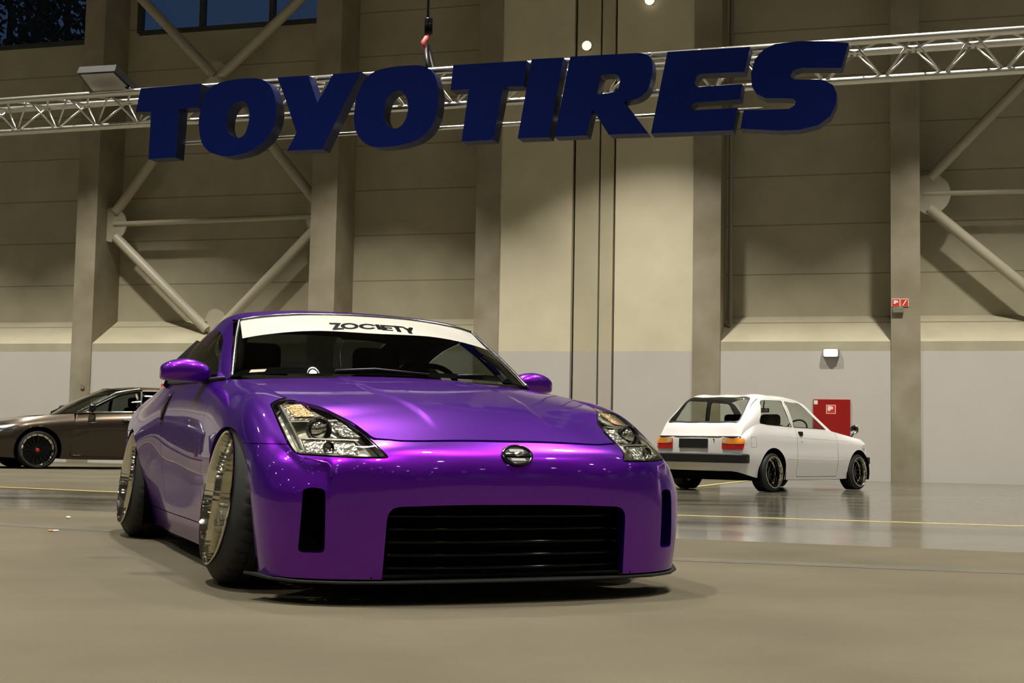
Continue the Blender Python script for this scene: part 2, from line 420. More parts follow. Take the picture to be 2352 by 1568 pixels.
# ================================================================== SETTING
WHITE_LO, WHITE_HI = (0.535, 0.505, 0.455), (0.585, 0.555, 0.505)
Z_WHITE = wsz(1800, 806)[1]; Z_SILL = wsz(1800, 784)[1]; Z_RAMP = wsz(1800, 727, -1.0)[1]; Z_TOP = 14.0; REC = -1.0
jz = wsz(1950, 513, REC)[1]; jd = wsz(1950, 399, REC)[1]-jz
M['wall'] = wall_material('wall_panels', *CREAM, joints=(jz, jd, 0.012), white_below=Z_WHITE, wlo=WHITE_LO, whi=WHITE_HI)
M['pilaster'] = wall_material('smooth_cream_wall', (0.655, 0.60, 0.43), (0.72, 0.66, 0.475), white_below=Z_WHITE, wlo=WHITE_LO, whi=WHITE_HI)
M['strip'] = wall_material('cream_strip', (0.50, 0.455, 0.315), (0.55, 0.50, 0.35), white_below=Z_WHITE, wlo=(0.47, 0.43, 0.36), whi=(0.50, 0.46, 0.39))
M['concrete'] = mat('bare_concrete', (0.3, 0.27, 0.2), 0.8, spec=0.25)
noise_tint(M['concrete'], 1.3, (0.25, 0.215, 0.14), (0.37, 0.33, 0.245), 8, bump=0.08, bump_scale=40)
M['hallgrey'] = mat('hall_dark_cladding', (0.16, 0.15, 0.12), 0.7)
noise_tint(M['hallgrey'], 0.5, (0.045, 0.042, 0.035), (0.07, 0.065, 0.055))
M['ceil'] = mat('ceiling_cladding', (0.10, 0.095, 0.08), 0.8); noise_tint(M['ceil'], 0.4, (0.04, 0.037, 0.03), (0.06, 0.055, 0.045))
M['groove'] = mat('dark_joint', (0.07, 0.06, 0.035), 0.8)
M['floor'] = mat('polished_concrete', (0.17, 0.155, 0.115), 0.13, spec=0.8)
noise_tint(M['floor'], 0.55, (0.050, 0.046, 0.034), (0.085, 0.078, 0.058), 9, rough_amp=0.05, stretch=(1.0, 2.2, 1.0))
M['carpet'] = mat('beige_carpet', (0.29, 0.26, 0.175), 0.95, spec=0.15)
noise_tint(M['carpet'], 0.9, (0.056, 0.0485, 0.031), (0.080, 0.0695, 0.046), 10, bump=0.35, bump_scale=160)
M['seam'] = mat('carpet_seam', (0.18, 0.155, 0.10), 0.95)
noise_tint(M['seam'], 3, (0.040, 0.034, 0.022), (0.060, 0.052, 0.034))

def quad_h(mb, s0, s1, o0, z0, o1, z1):
    mb.add([hall(s0, o0, z0), hall(s1, o0, z0), hall(s1, o1, z1), hall(s0, o1, z1)], [(0, 1, 2, 3)])
def hbox(s0, s1, o0, o1, z0, z1):
    V = [hall(s, o, z) for z in (z0, z1) for o in (o0, o1) for s in (s0, s1)]
    return MB(V, [(0, 1, 3, 2), (4, 6, 7, 5), (0, 4, 5, 1), (2, 3, 7, 6), (0, 2, 6, 4), (1, 5, 7, 3)])
sA = (wsz(163, 850)[0], wsz(209, 850)[0]); sB = (wsz(712, 600)[0], wsz(771, 600)[0]); sC = (wsz(1092, 600)[0], wsz(1147, 600)[0])
sD = (wsz(1590, 800)[0], wsz(1654, 800)[0]); sE = (wsz(2047, 900)[0], wsz(2115, 900)[0]); _f = wsz(2712, 450, -0.42)[0]; sF = (_f, _f+0.6)
S_MIN, S_MAX, O_MAX = -38.0, 27.0, 56.0
# windows high in the recessed wall
w1 = (wsz(-420, 40, REC)[0], wsz(203, 40, REC)[0], wsz(100, 104, REC)[1], 12.6)
w2 = (wsz(322, 40, REC)[0], wsz(735, 40, REC)[0], wsz(500, 64, REC)[1], 12.6)
wall = MB()
for (a, b) in ((S_MIN, sA[0]), (sA[1], sB[0]), (sB[1], sC[0]), (sD[1], sE[0]), (sE[1], sF[0]), (sF[1], S_MAX)):
    quad_h(wall, a, b, 0, 0, 0, Z_SILL); quad_h(wall, a, b, 0, Z_SILL, REC, Z_RAMP)
    ws = [w for w in (w1, w2) if a < w[0] and w[1] < b]
    if ws:
        w = ws[0]
        quad_h(wall, a, b, REC, Z_RAMP, REC, w[2]); quad_h(wall, a, b, REC, w[3], REC, Z_TOP)
        quad_h(wall, a, w[0], REC, w[2], REC, w[3]); quad_h(wall, w[1], b, REC, w[2], REC, w[3])
    else: quad_h(wall, a, b, REC, Z_RAMP, REC, Z_TOP)
struct('wall_back', wall, 'wall', smooth=False)
for i, (s0, s1) in enumerate((sA, sB, sC, sD, sE, sF)):
    struct('column_%d' % (i+1), hbox(s0, s1, REC-0.05, 0.03, 0, Z_TOP), 'concrete', smooth=False)
# broad flush pilaster with a narrow set-back strip between two dark joints
g = [wsz(x, 600)[0] for x in (1312, 1318, 1372, 1376, 1406, 1412)]
pil = MB().join(hbox(sC[1], g[0], -0.3, 0.0, 0, Z_TOP), hbox(g[5], sD[0], -0.3, 0.0, 0, Z_TOP))
struct('wall_pilaster', pil, 'pilaster', smooth=False)
struct('wall_strip', MB().join(hbox(g[1], g[2], -0.3, -0.05, 0, Z_TOP), hbox(g[3], g[4], -0.3, -0.05, 0, Z_TOP)), 'strip', smooth=False)
struct('trim_1', hbox(g[0], g[5], -0.34, -0.22, 0, Z_TOP), 'groove', smooth=False)
# windows: frame, mullions and panes
for k, (w, mull) in enumerate(((w1, (0.28, 0.64)), (w2, tuple((wsz(x, 40, REC)[0]-w2[0])/(w2[1]-w2[0]) for x in (464, 624))))):
    fr = MB(); t = 0.06
    fr.join(hbox(w[0], w[1], REC-0.12, REC+0.02, w[2]-t, w[2]+t), hbox(w[0], w[1], REC-0.12, REC+0.02, w[3]-t, w[3]+t))
    for q in (0, *mull, 1):
        sx = w[0]+q*(w[1]-w[0]); fr.join(hbox(sx-t, sx+t, REC-0.12, REC+0.02, w[2], w[3]))
    wo = struct('window_%d' % (k+1), fr, 'winframe', smooth=False)
    mk('pane', hbox(w[0], w[1], REC-0.075, REC-0.065, w[2], w[3]), 'pane', wo, smooth=False)
struct('wall_left', MB([hall(S_MIN, 0, 0), hall(S_MIN, O_MAX, 0), hall(S_MIN, O_MAX, Z_TOP), hall(S_MIN, -1.2, Z_TOP), hall(S_MIN, -1.2, 0)], [(0, 1, 2, 3, 4)]), 'hallgrey', smooth=False)
struct('wall_right', MB([hall(S_MAX, 0, 0), hall(S_MAX, O_MAX, 0), hall(S_MAX, O_MAX, Z_TOP), hall(S_MAX, -1.2, Z_TOP), hall(S_MAX, -1.2, 0)], [(4, 3, 2, 1, 0)]), 'hallgrey', smooth=False)
struct('wall_front', MB([hall(S_MIN, O_MAX, 0), hall(S_MAX, O_MAX, 0), hall(S_MAX, O_MAX, Z_TOP), hall(S_MIN, O_MAX, Z_TOP)], [(3, 2, 1, 0)]), 'hallgrey', smooth=False)
struct('ceiling', MB([hall(S_MIN, -1.2, Z_TOP), hall(S_MAX, -1.2, Z_TOP), hall(S_MAX, O_MAX, Z_TOP), hall(S_MIN, O_MAX, Z_TOP)], [(0, 1, 2, 3)]), 'ceil', smooth=False)
struct('floor', MB([hall(S_MIN, -1.2, 0), hall(S_MAX, -1.2, 0), hall(S_MAX, O_MAX, 0), hall(S_MIN, O_MAX, 0)], [(3, 2, 1, 0)]), 'floor', smooth=False)
# roof trusses under the ceiling (they show in the bonnet and windshield)
for i, s0 in enumerate((-29.5, -15.5, -1.5, 12.5)):
    tb = MB().join(tube([hall(s0, 0, 11.2), hall(s0, O_MAX, 11.2)], 0.11, 8), tube([hall(s0, 0, 13.2), hall(s0, O_MAX, 13.2)], 0.11, 8))
    for k in range(19):
        o0 = k*2.95; tb.join(tube([hall(s0, o0, 11.2), hall(s0, o0+1.47, 13.2)], 0.06, 6), tube([hall(s0, o0+1.47, 13.2), hall(s0, o0+2.95, 11.2)], 0.06, 6))
    struct('ceiling_beam_%d' % (i+1), tb, 'steel')

# carpets and tape on the polished floor
def slab(poly, z0, z1): return prism([tuple(p) for p in poly], z0, z1)
edge = [(-16.0, 14.1), (-3.913, 10.377), (-2.927, 10.074), (1.043, 8.292), (2.925, 7.661), (14.0, 4.3)]
cp = mk('carpet', slab([(-16, -8), (14, -8)]+edge[::-1], 0.0005, 0.004), 'carpet', smooth=False)
tag(cp, 'broad beige carpet the purple car stands on, edge running behind it', 'carpet')
sm = [(-12.0, 12.6), (-3.233, 8.585), (-2.368, 8.182), (0.88, 6.861), (2.469, 6.469), (10.0, 4.5)]
mk('seam', slab(sm+[(x, y-0.22) for x, y in sm[::-1]], 0.004, 0.0055), 'seam', cp, smooth=False)
fe = [(-16.0, 19.9), (-5.498, 14.549), (-3.992, 13.742), (0.25, 12.0)]; re = [(2.528, 19.068), (4.35, 24.3)]
fc = mk('carpet', slab(fe+re+[tuple(hall(-22, 0.4, 0)[:2])], 0.0005, 0.004), 'carpet', smooth=False)
tag(fc, 'far carpet under the brown sedan, edged with yellow tape', 'carpet')
def ribbon(P, w, z0, z1):
    P = [A3(p) for p in P]; L_, R_ = [], []
    for i, p in enumerate(P):
        d = P[min(i+1, len(P)-1)]-P[max(i-1, 0)]; d /= np.linalg.norm(d); n = A3([-d[1], d[0]]); L_.append(tuple(p+n*w/2)); R_.append(tuple(p-n*w/2))
    return slab(R_+L_[::-1], z0, z1)
t1 = mk('floor_tape', ribbon(fe+re, 0.07, 0.004, 0.0055), 'yellowtape', smooth=False); tag(t1, 'yellow tape along the edge of the far carpet', 'tape', 'yellow floor tapes')
t2 = mk('floor_tape', ribbon([(0.6, 11.48), (1.439, 11.246), (4.024, 10.535), (14, 7.76)], 0.055, 0.0004, 0.0016), 'yellowtape', smooth=False); tag(t2, 'long thin yellow line taped across the shiny floor before the white hatchback', 'tape', 'yellow floor tapes')

# steel bracing between columns: tubes, gusset plates
def wp(x, y, o): return plane_pt(x, y, W0+o*WN, WN)
BO = -0.42
def plate(x, y, r, o=BO, thick=0.05, half=False):
    c = wp(x, y, o); n = 28; V = []; F = []
    for t in (-thick/2, thick/2):
        for k in range(n):
            a = 2*math.pi*k/n; V.append(c+r*(math.cos(a)*WA*(0.7 if math.cos(a) < 0 else 1.0)+math.sin(a)*A3([0, 0, 1]))+t*WN)
    F = [tuple(range(n)), tuple(range(2*n-1, n-1, -1))]+[(k, k+n, (k+1) % n+n, (k+1) % n) for k in range(n)]
    return MB(V, F)
b1 = empty('steel_bracing', hall((sA[1]+sB[0])/2, BO, Z_RAMP)); tag(b1, 'cream tubular steel bracing with round gusset in the bay behind the purple car roof', 'bracing', 'wall bracings')
def bt(name, par, p, q, r, m='steel'):
    iv = Matrix.Translation(par.location).inverted(); t = tube([wp(*p, BO), wp(*q, BO)], r, 16).xf(iv); return mk(name, t, m, par, angle=40)
for p, q, r in (((266, 487), (490, 176), 0.115), ((500, 176), (726, 462), 0.115), ((266, 545), (476, 758), 0.115), ((726, 524), (508, 752), 0.115), ((494, 176), (300, -30), 0.115), ((505, 176), (720, -30), 0.115)):
    bt('brace_tube', b1, p, q, r)
bt('cross_tube', b1, (262, 515), (730, 496), 0.062)
iv1 = Matrix.Translation(b1.location).inverted()
mk('gusset_plate', plate(256, 516, 0.40).xf(iv1), 'steel', b1, smooth=False); mk('gusset_plate', plate(492, 740, 0.30).xf(iv1), 'steel', b1, smooth=False)
mk('gusset_plate', plate(496, 170, 0.30).xf(iv1), 'steel', b1, smooth=False); mk('gusset_plate', plate(727, 497, 0.35).xf(iv1), 'steel', b1, smooth=False)
for x, y in ((462, 738), (470, 746), (464, 750), (472, 737), (518, 738), (525, 745), (517, 749)): mk('bolt', tube([wp(x, y, BO+0.02), wp(x, y, BO+0.06)], 0.022, 6).xf(iv1), 'steel', b1, smooth=False)
b2 = empty('steel_bracing', hall(sE[1]+4, BO, Z_RAMP)); tag(b2, 'cream tubular steel bracing beside the column with the red signs', 'bracing', 'wall bracings')
for p, q, r in (((2134, 410), (2420, 118), 0.10), ((2134, 478), (2440, 728), 0.105), ((2434, 118), (2720, 430), 0.10), ((2434, 728), (2720, 480), 0.105)): bt('brace_tube', b2, p, q, r)
bt('cross_tube', b2, (2120, 445), (2720, 430), 0.05)
mk('gusset_plate', plate(2134, 446, 0.40).xf(Matrix.Translation(b2.location).inverted()), 'steel', b2, smooth=False)

# pipe in the corner beside the pilaster
pp = mk('wall_pipe', tube([hall(sD[1]+0.13, -0.55, wsz(1663, 745, -0.55)[1]), hall(sD[1]+0.13, -0.55, 13.9)], 0.045, 12), 'greybox'); tag(pp, 'thin grey pipe running up the corner beside the pilaster', 'pipe')

# signs, cabinet, emergency lamp
def wall_thing(name, s0, s1, z0, z1, o0, o1, m, label, cat, group=None, w=0.004):
    c = hall((s0+s1)/2, (o0+o1)/2, (z0+z1)/2); o = mk(name, bbox(-(s1-s0)/2, (s1-s0)/2, -(o1-o0)/2, (o1-o0)/2, -(z1-z0)/2, (z1-z0)/2, w, 1), m, smooth=False)
    o.location = tuple(c); o.rotation_euler = (0, 0, _wa); return tag(o, label, cat, group)
def px_rect(x0, y0, x1, y1, o=0.0):
    a = wsz(x0, (y0+y1)/2, o)[0]; b = wsz(x1, (y0+y1)/2, o)[0]; return a, b, wsz((x0+x1)/2, y1, o)[1], wsz((x0+x1)/2, y0, o)[1]
def on_face(name, par, poly, depth, front, m, holes=()):
    """flat printed shape on the hall side of a wall thing; poly in its own (along, up) metres"""
    pr = prism(poly, 0, depth, holes); pr.V = np.stack([pr.V[:, 0], -front-pr.V[:, 2], pr.V[:, 1]], 1); return mk(name, pr, m, par, smooth=False)
def rect(x0, y0, x1, y1): return [(x0, y0), (x1, y0), (x1, y1), (x0, y1)]
for k, (x0, x1, lb) in enumerate(((2048, 2067, 'red fire sign with a white flame symbol high on the bare column'), (2068, 2087, 'red sign with a white ladder stripe beside the flame sign on the column'))):
    r = px_rect(x0, 686, x1, 704, 0.03); sg = wall_thing('fire_sign', *r, 0.03, 0.045, 'whitesign', lb, 'sign', 'fire signs on the column')
    h = (r[1]-r[0])/2; on_face('sign_panel', sg, rect(-h*0.86, -h*0.86, h*0.86, h*0.86), 0.002, 0.0075, 'redsign')
    if k == 0: on_face('symbol', sg, [(-h*0.6, -h*0.2), (-h*0.1, -h*0.35), (h*0.15, 0), (h*0.6, -h*0.05), (h*0.55, h*0.45), (h*0.2, h*0.6), (-h*0.5, h*0.65)], 0.002, 0.0095, 'whitesign')
    else: on_face('symbol', sg, [(-h*0.55, -h*0.7), (-h*0.3, -h*0.7), (h*0.6, h*0.6), (h*0.3, h*0.7)], 0.002, 0.0095, 'whitesign')
r = px_rect(2050, 706, 2075, 719, 0.03); wall_thing('call_point_box', *r, 0.03, 0.09, 'greybox', 'small grey box under the two red signs on the column', 'box', w=0.01)
r = px_rect(1891, 802, 1928, 821, 0.0); em = wall_thing('emergency_lamp', *r, 0.0, 0.09, 'greybox', 'white lit emergency lamp on the wall above the red cabinet', 'lamp', w=0.012)
h, v = (r[1]-r[0])/2, (r[3]-r[2])/2; on_face('diffuser', em, rpoly(rect(-h*0.93, -v*0.8, h*0.8, v*0.92), 0.03), 0.02, 0.046, 'lampwhite')
a, b, _, zt = px_rect(1868, 917, 1953, 1000, 0.0); fcab = wall_thing('fire_cabinet', a, b, zt-1.05, zt, 0.0, 0.035, 'redbox', 'red fire hose cabinet on the wall behind the white hatchback', 'cabinet')
h = (b-a)/2; mpx = (b-a)/85.0
def cab(x, y): return ((x-1910.5)*mpx, 0.525-(y-917)*mpx)
on_face('sticker', fcab, [cab(1869.5, 929), cab(1878.5, 929), cab(1878.5, 919.5), cab(1869.5, 919.5)], 0.001, 0.018, 'whitesign')
on_face('symbol_sign', fcab, [cab(1898, 951), cab(1920, 951), cab(1920, 930), cab(1898, 930)], 0.001, 0.018, 'whitesign')
on_face('symbol_panel', fcab, [cab(1899.5, 949.5), cab(1918.5, 949.5), cab(1918.5, 931.5), cab(1899.5, 931.5)], 0.001, 0.019, 'redsign')
on_face('symbol', fcab, [cab(1901, 943), cab(1905, 945), cab(1909, 941), cab(1914, 940), cab(1914, 935), cab(1909, 933), cab(1902, 933)], 0.001, 0.020, 'whitesign')
r = px_rect(371, 881, 386, 893, 0.0); ex = wall_thing('exit_sign', *r, 0.0, 0.02, 'redsign', 'small red wall sign above the brown sedan roof', 'sign')
h, v = (r[1]-r[0])/2, (r[3]-r[2])/2; on_face('symbol', ex, [(-h*0.5, -v), (h*0.5, -v), (h*0.45, v*0.2), (0, v*0.75), (-h*0.45, v*0.2)], 0.002, 0.01, 'whitesign')
c = plane_pt(190, 888, W0+0.03*WN, WN); dsc = mk('cable_disc', lathe([(0, 0), (0.0, 0.055), (0.02, 0.055), (0.02, 0)], 24), 'greybox', angle=40); dsc.location = tuple(c); dsc.rotation_euler = (0, 0, _wa-math.pi/2); tag(dsc, 'round grey cover on the column above the brown sedan', 'cover')
for (x, y, nm, lb) in ((1350, 108, 'wall_spotlight', 'small glowing round lamp on the narrow strip just above the sign letters'), (1494, 4, 'wall_spotlight', 'small glowing round lamp high on the pilaster above the sign')):
    c = plane_pt(x, y, W0, WN); o = empty(nm, c, _wa); tag(o, lb, 'lamp', 'small wall lamps')
    mk('diffuser', ellipsoid((0, -0.10, 0), (0.10, 0.06, 0.10), 20, 10), 'glow', o); mk('housing', bbox(-0.07, 0.07, -0.08, 0.05, -0.07, 0.07, 0.02), 'greybox', o)

# trees in the dusk behind the upper window
def tree(s, o, h, r, label, seed):
    rg = np.random.default_rng(seed); root = empty('tree', hall(s, o, 0)); tag(root, label, 'tree', 'trees in the dusk outside')
    mk('trunk', tube([(0, 0, 0), (0.1, 0, h*0.55), (0.0, 0.1, h*0.95)], [0.3, 0.2, 0.03], 10), 'bark', root)
    V = []; F = []
    for k in range(1000):
        d = rg.normal(size=3); d /= np.linalg.norm(d); p = d*r*rg.uniform(0.25, 1)**0.6*A3([1, 1, 1.2])+A3([0, 0, h*0.8])
        a = rg.normal(size=3); a /= np.linalg.norm(a); b = np.cross(a, rg.normal(size=3)); b /= np.linalg.norm(b); q = 0.16
        i = len(V); V += [p-a*q, p+b*q*0.5, p+a*q, p-b*q*0.5]; F.append((i, i+1, i+2, i+3))
    mk('crown', MB(V, F), 'leaf', root, smooth=False)
for px, py, o, r, lb, sd in ((150, 70, -7.0, 1.5, 'dark tree outside seen through the upper window beside the column', 3), (20, 40, -10.5, 2.0, 'dark tree outside further along from the column window', 4)):
    ts, tz = wsz(px, py, o); tree(ts, o, tz/0.8, r, lb, sd)

# high bay lamps
bl_ = None
hs = lathe([(-0.08, LAMP_R+0.04), (0.0, LAMP_R+0.03), (0.03, LAMP_R+0.03), (0.30, 0.10), (0.34, 0.09), (0.52, 0.09), (0.54, 0.0)], 28); hs.xf(Matrix.Rotation(-math.pi/2, 4, 'Y'))
hm = mk('lamp_housing', hs, 'darkchrome', angle=35); hm_data = hm.data; bpy.data.objects.remove(hm)
ld = bpy.data.lights.new('high_bay_light', 'AREA'); ld.shape = 'DISK'; ld.size = LAMP_R*2; ld.energy = LAMP_POWER; ld.spread = LAMP_SPREAD; ld.color = LAMP_COL
for i, (s, o) in enumerate(LAMPS):
    e = empty('high_bay_lamp', hall(s, o, LAMP_Z)); tag(e, 'bell shaped high bay lamp hanging under the hall ceiling', 'lamp', 'high bay lamps of the hall')
    h_ = bpy.data.objects.new('lamp_housing', hm_data); link(h_, e); h_.location = (0, 0, 0.005)
    l_ = bpy.data.objects.new('lamp_light', ld); link(l_, e); l_.location = (0, 0, 0.015)
    if bl_ is None and o > 15: bl_ = mk('lamp_bulb', MB([(0.20*math.cos(2*math.pi*k/28), 0.20*math.sin(2*math.pi*k/28), 0.02) for k in range(28)], [tuple(reversed(range(28)))]), 'bulb', e)
    elif o > 15: link(bpy.data.objects.new('lamp_bulb', bl_.data), e)
    rod = bpy.data.objects.new('suspension_rod', hm_rod) if i else mk('suspension_rod', tube([(0, 0, 0.5), (0, 0, Z_TOP-LAMP_Z)], 0.012, 6), 'black', e)
    if i == 0: hm_rod = rod.data
    else: link(rod, e)

# ================================================================== SIGN: truss, letters, rail, hoist, floodlight
TR = A3([3.56, 9.42, 0.0]); _ta = math.radians(-17.36); TA = A3([math.cos(_ta), math.sin(_ta), 0]); TN = A3([math.sin(_ta), -math.cos(_ta), 0])
def tpt(x, y, o=0.0): return plane_pt(x, y, TR+o*TN, TN)
zt_ = tpt(2340, 69, 0.145)[2]; zb_ = zt_-0.251
def tw(t, o, z): return TR+t*TA+o*TN+A3([0, 0, z])
T0, T1 = -22.0, 12.0
tr = empty('lighting_truss', tw(0, 0, zb_), _ta); tag(tr, 'silver triangular lighting truss the blue letters hang on', 'truss')
def tl(t, o, z): return (t, -o, z-zb_)       # local to the truss empty
for o, z in ((0.145, zt_), (-0.145, zt_), (0.0, zb_)): mk('chord', tube([tl(T0, o, z), tl(T1, o, z)], 0.0285, 16), 'alu', tr)
nb = 0; st = 0.42; n = int((T1-T0)/st)
for k in range(n):
    a = T0+0.1+k*st; br = MB()
    for o in (0.145, -0.145): br.join(tube([tl(a, 0, zb_), tl(a+st/2, o, zt_)], 0.009, 8), tube([tl(a+st/2, o, zt_), tl(a+st, 0, zb_)], 0.009, 8))
    br.join(tube([tl(a, 0.145, zt_), tl(a+st/2, -0.145, zt_)], 0.009, 8), tube([tl(a+st/2, -0.145, zt_), tl(a+st, 0.145, zt_)], 0.009, 8))
    mk('lacing', br, 'alu', tr)
LO, LD = 0.40, 0.14           # letter face stands this far in front of the truss axis; letter depth
LET = [
 ('T', 'first blue block letter of the hanging sign, a wide T', [(323, 203), (462, 192), (455, 247), (411, 250), (402, 361), (341, 365.5), (347, 257), (312, 257)], []),
 ('O', 'blue block letter O between the first T and the Y', rpoly([(545, 181), (589, 179), (611, 185), (626, 203), (634, 232), (636, 258), (630, 290), (613, 320), (575, 349), (521, 361), (479, 350), (462, 329), (455, 283), (463, 236), (478, 203), (504, 189)], 14, 3), [rpoly([(538, 236), (564, 231), (574, 257), (571, 283), (563, 309), (550, 318), (527, 311), (519, 290), (523, 258)], 9, 3)]),
 ('Y', 'blue block letter Y between the two letters O', [(637, 178), (708, 173), (729, 236), (765, 170), (830, 165), (796, 228), (740, 343), (660, 346), (681, 305), (656, 228)], []),
 ('O', 'blue block letter O just before the hoist strap', rpoly([(863, 161), (910, 152), (966, 149), (990, 158), (1004, 184), (1008, 223), (1003, 266), (986, 301), (957, 323), (910, 336), (854, 339), (828, 322), (815, 298), (812, 268), (818, 225), (835, 183)], 14, 3), [rpoly([(897, 214), (920, 205), (935, 224), (938, 245), (934, 270), (923, 289), (907, 297), (891, 290), (882, 277), (880, 258), (886, 232)], 9, 3)]),
 ('T', 'blue block letter T that begins the second word of the sign', [(1041, 149.5), (1210, 139), (1203, 198), (1156, 199), (1133, 321), (1060, 325), (1077, 205), (1035, 207)], []),
 ('I', 'blue slanted block letter I, the plainest bar of the sign', [(1221, 136), (1294, 132), (1261, 315), (1189, 317.5)], []),
 ('R', 'blue block letter R before the E of the sign', rpoly([(1310, 130), (1474, 121), (1497, 130), (1500, 164), (1488, 210), (1465, 227), (1433, 233), (1488, 306), (1398, 309), (1361, 250), (1347, 311), (1273, 314)], [0, 12, 14, 16, 16, 12, 0, 0, 0, 0, 0, 0], 4), [rpoly([(1381, 171), (1415, 170), (1425, 178), (1421, 203), (1407, 213), (1371, 217.5)], 6, 3)]),
 ('E', 'blue block letter E with two slots before the S', [(1533, 119), (1723, 107.5), (1710, 165), (1608, 169.5), (1599, 177), (1596, 193), (1602, 200), (1705, 192.5), (1700, 228), (1598, 235), (1588, 241), (1586, 249), (1592, 253), (1694, 248), (1683, 299), (1495, 306.5)], []),
 ('S', 'last blue block letter of the hanging sign, a wide S', [(1949, 98.5), (1933, 156), (1840, 156), (1824, 161), (1816, 171), (1817, 179), (1826, 182), (1889, 183), (1913, 195), (1922, 214), (1920, 238), (1907, 267), (1880, 287), (1836, 298), (1792, 300), (1701, 295.5), (1708, 253.5), (1812, 250), (1825, 242), (1828, 234), (1822, 227), (1810, 226), (1758, 225), (1738, 216), (1727, 198), (1725, 169), (1734, 136), (1754, 114), (1780, 101), (1836, 94.5), (1891, 94)], []),
]
def t2d(x, y, o):
    p = tpt(x, y, o)-TR; return float(np.dot(p, TA)), float(p[2])
for ch, lb, poly, holes in LET:
    P = [t2d(x, y, LO) for x, y in poly]; Hs = [[t2d(x, y, LO) for x, y in h] for h in holes]
    cx = sum(p[0] for p in P)/len(P); cz = min(p[1] for p in P)
    P = [(p[0]-cx, p[1]-cz) for p in P]; Hs = [[(p[0]-cx, p[1]-cz) for p in h] for h in Hs]
    root = empty('sign_letter', tw(cx, LO, cz), _ta); tag(root, lb, 'letter', 'blue letters of the hanging sign')
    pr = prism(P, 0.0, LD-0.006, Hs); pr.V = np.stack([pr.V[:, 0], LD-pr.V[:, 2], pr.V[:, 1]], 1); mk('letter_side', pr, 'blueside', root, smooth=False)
    pf = prism(P, 0.0, 0.006, Hs); pf.V = np.stack([pf.V[:, 0], 0.006-pf.V[:, 2], pf.V[:, 1]], 1); mk('letter_face', pf, 'blue', root, smooth=False)
    mid = sum(p[0] for p in P)/len(P); hk = MB()
    for dx in (-0.09, 0.09): hk.join(tube([(mid+dx, LD, zt_-cz-0.02), (mid+dx, LO-0.145, zt_-cz)], 0.012, 8))
    mk('bracket', hk, 'alu', root)
ra = t2d(380, 332, 0.20); rb = t2d(1752, 250, 0.20)
rl = mk('support_rail', tube([tw(ra[0], 0.20, ra[1]), tw((ra[0]+rb[0])/2, 0.20, (ra[1]+rb[1])/2), tw(rb[0], 0.20, rb[1])], 0.016, 10), 'alu'); tag(rl, 'thin aluminium rail behind the lower half of the blue letters', 'rail')
# hoist: cable, hook block, striped sling round the truss
hp = tpt(986, 150, 0.0); ho = empty('chain_hoist', (hp[0], hp[1], zt_)); tag(ho, 'black chain hoist with striped sling lifting the truss', 'hoist')
def hz(y): return tpt(984, y)[2]-zt_
mk('cable', tube([(-0.02, 0, hz(60)), (-0.015, 0, Z_TOP-zt_)], 0.011, 8), 'black', ho)
mk('hook_block', bbox(-0.045, 0.02, -0.03, 0.03, hz(82), hz(42), 0.012), 'black_gloss', ho)
mk('sling', tube([(-0.01, 0, hz(80)), (-0.05, -0.03, hz(100)), (-0.035, -0.06, hz(118))], 0.022, 10), 'redwhite', ho)
mk('strap', MB().join(tube([(-0.03, -0.05, hz(112)), (0.0, -0.16, 0.0), (0.02, -0.10, -0.04)], 0.018, 10), tube([(-0.02, 0.0, hz(105)), (0.05, 0.12, 0.0), (0.05, 0.05, -0.03)], 0.022, 10)), 'black', ho)
# floodlight sitting on the truss
q = [tpt(177, 166, 0.30), tpt(264, 161, 0.30), tpt(312, 209, 0.02), tpt(212, 213, 0.02)]; c = sum(q)/4; nn = np.cross(q[1]-q[0], q[3]-q[0]); nn /= np.linalg.norm(nn)
if nn[2] > 0: nn = -nn
fl = empty('floodlight', c); tag(fl, 'square grey floodlight panel in a dark frame on top of the truss', 'floodlight')
def fq(k, d): return [(p-c)*k+nn*d for p in q]
mk('panel_glass', MB(fq(0.86, 0.012)+fq(0.86, 0.0), [(0, 1, 2, 3), (7, 6, 5, 4), (0, 4, 5, 1), (1, 5, 6, 2), (2, 6, 7, 3), (3, 7, 4, 0)]), 'panelgrey', fl, smooth=False)
mk('panel_frame', MB(fq(1.0, 0.008)+fq(0.98, -0.06), [(0, 1, 2, 3), (7, 6, 5, 4), (0, 4, 5, 1), (1, 5, 6, 2), (2, 6, 7, 3), (3, 7, 4, 0)]), 'black', fl, smooth=False)
mk('mounting_arm', tube([fq(0.5, -0.05)[2], tuple(tw(float(np.dot(c-TR, TA))+0.25, 0.10, zt_)-c)], 0.02, 8), 'black', fl)
# bits on the carpet
p = floor_pt(122, 1222); cg = empty('cigarette_butt', (p[0], p[1], 0.0)); tag(cg, 'cigarette butt lying on the carpet beside the rear wheel of the purple car', 'cigarette')
mk('paper', tube([(0.0, 0, 0.009), (0.03, 0.006, 0.009)], 0.0048, 10), 'paper', cg); mk('filter', tube([(-0.028, -0.004, 0.009), (0.0, 0, 0.009)], 0.005, 10), 'orange', cg)
p = floor_pt(157, 1191); tag(mk('pebble', ellipsoid((p[0], p[1], 0.010), (0.016, 0.012, 0.008), 10, 6), 'paper'), 'tiny pale pebble on the carpet near its edge', 'pebble')
M['blackchrome'] = mat('black_chrome', (0.06, 0.06, 0.06), 0.10, 1.0)
M['slat'] = mat('grille_slat_black', (0.003, 0.003, 0.003), 0.09, spec=0.22)
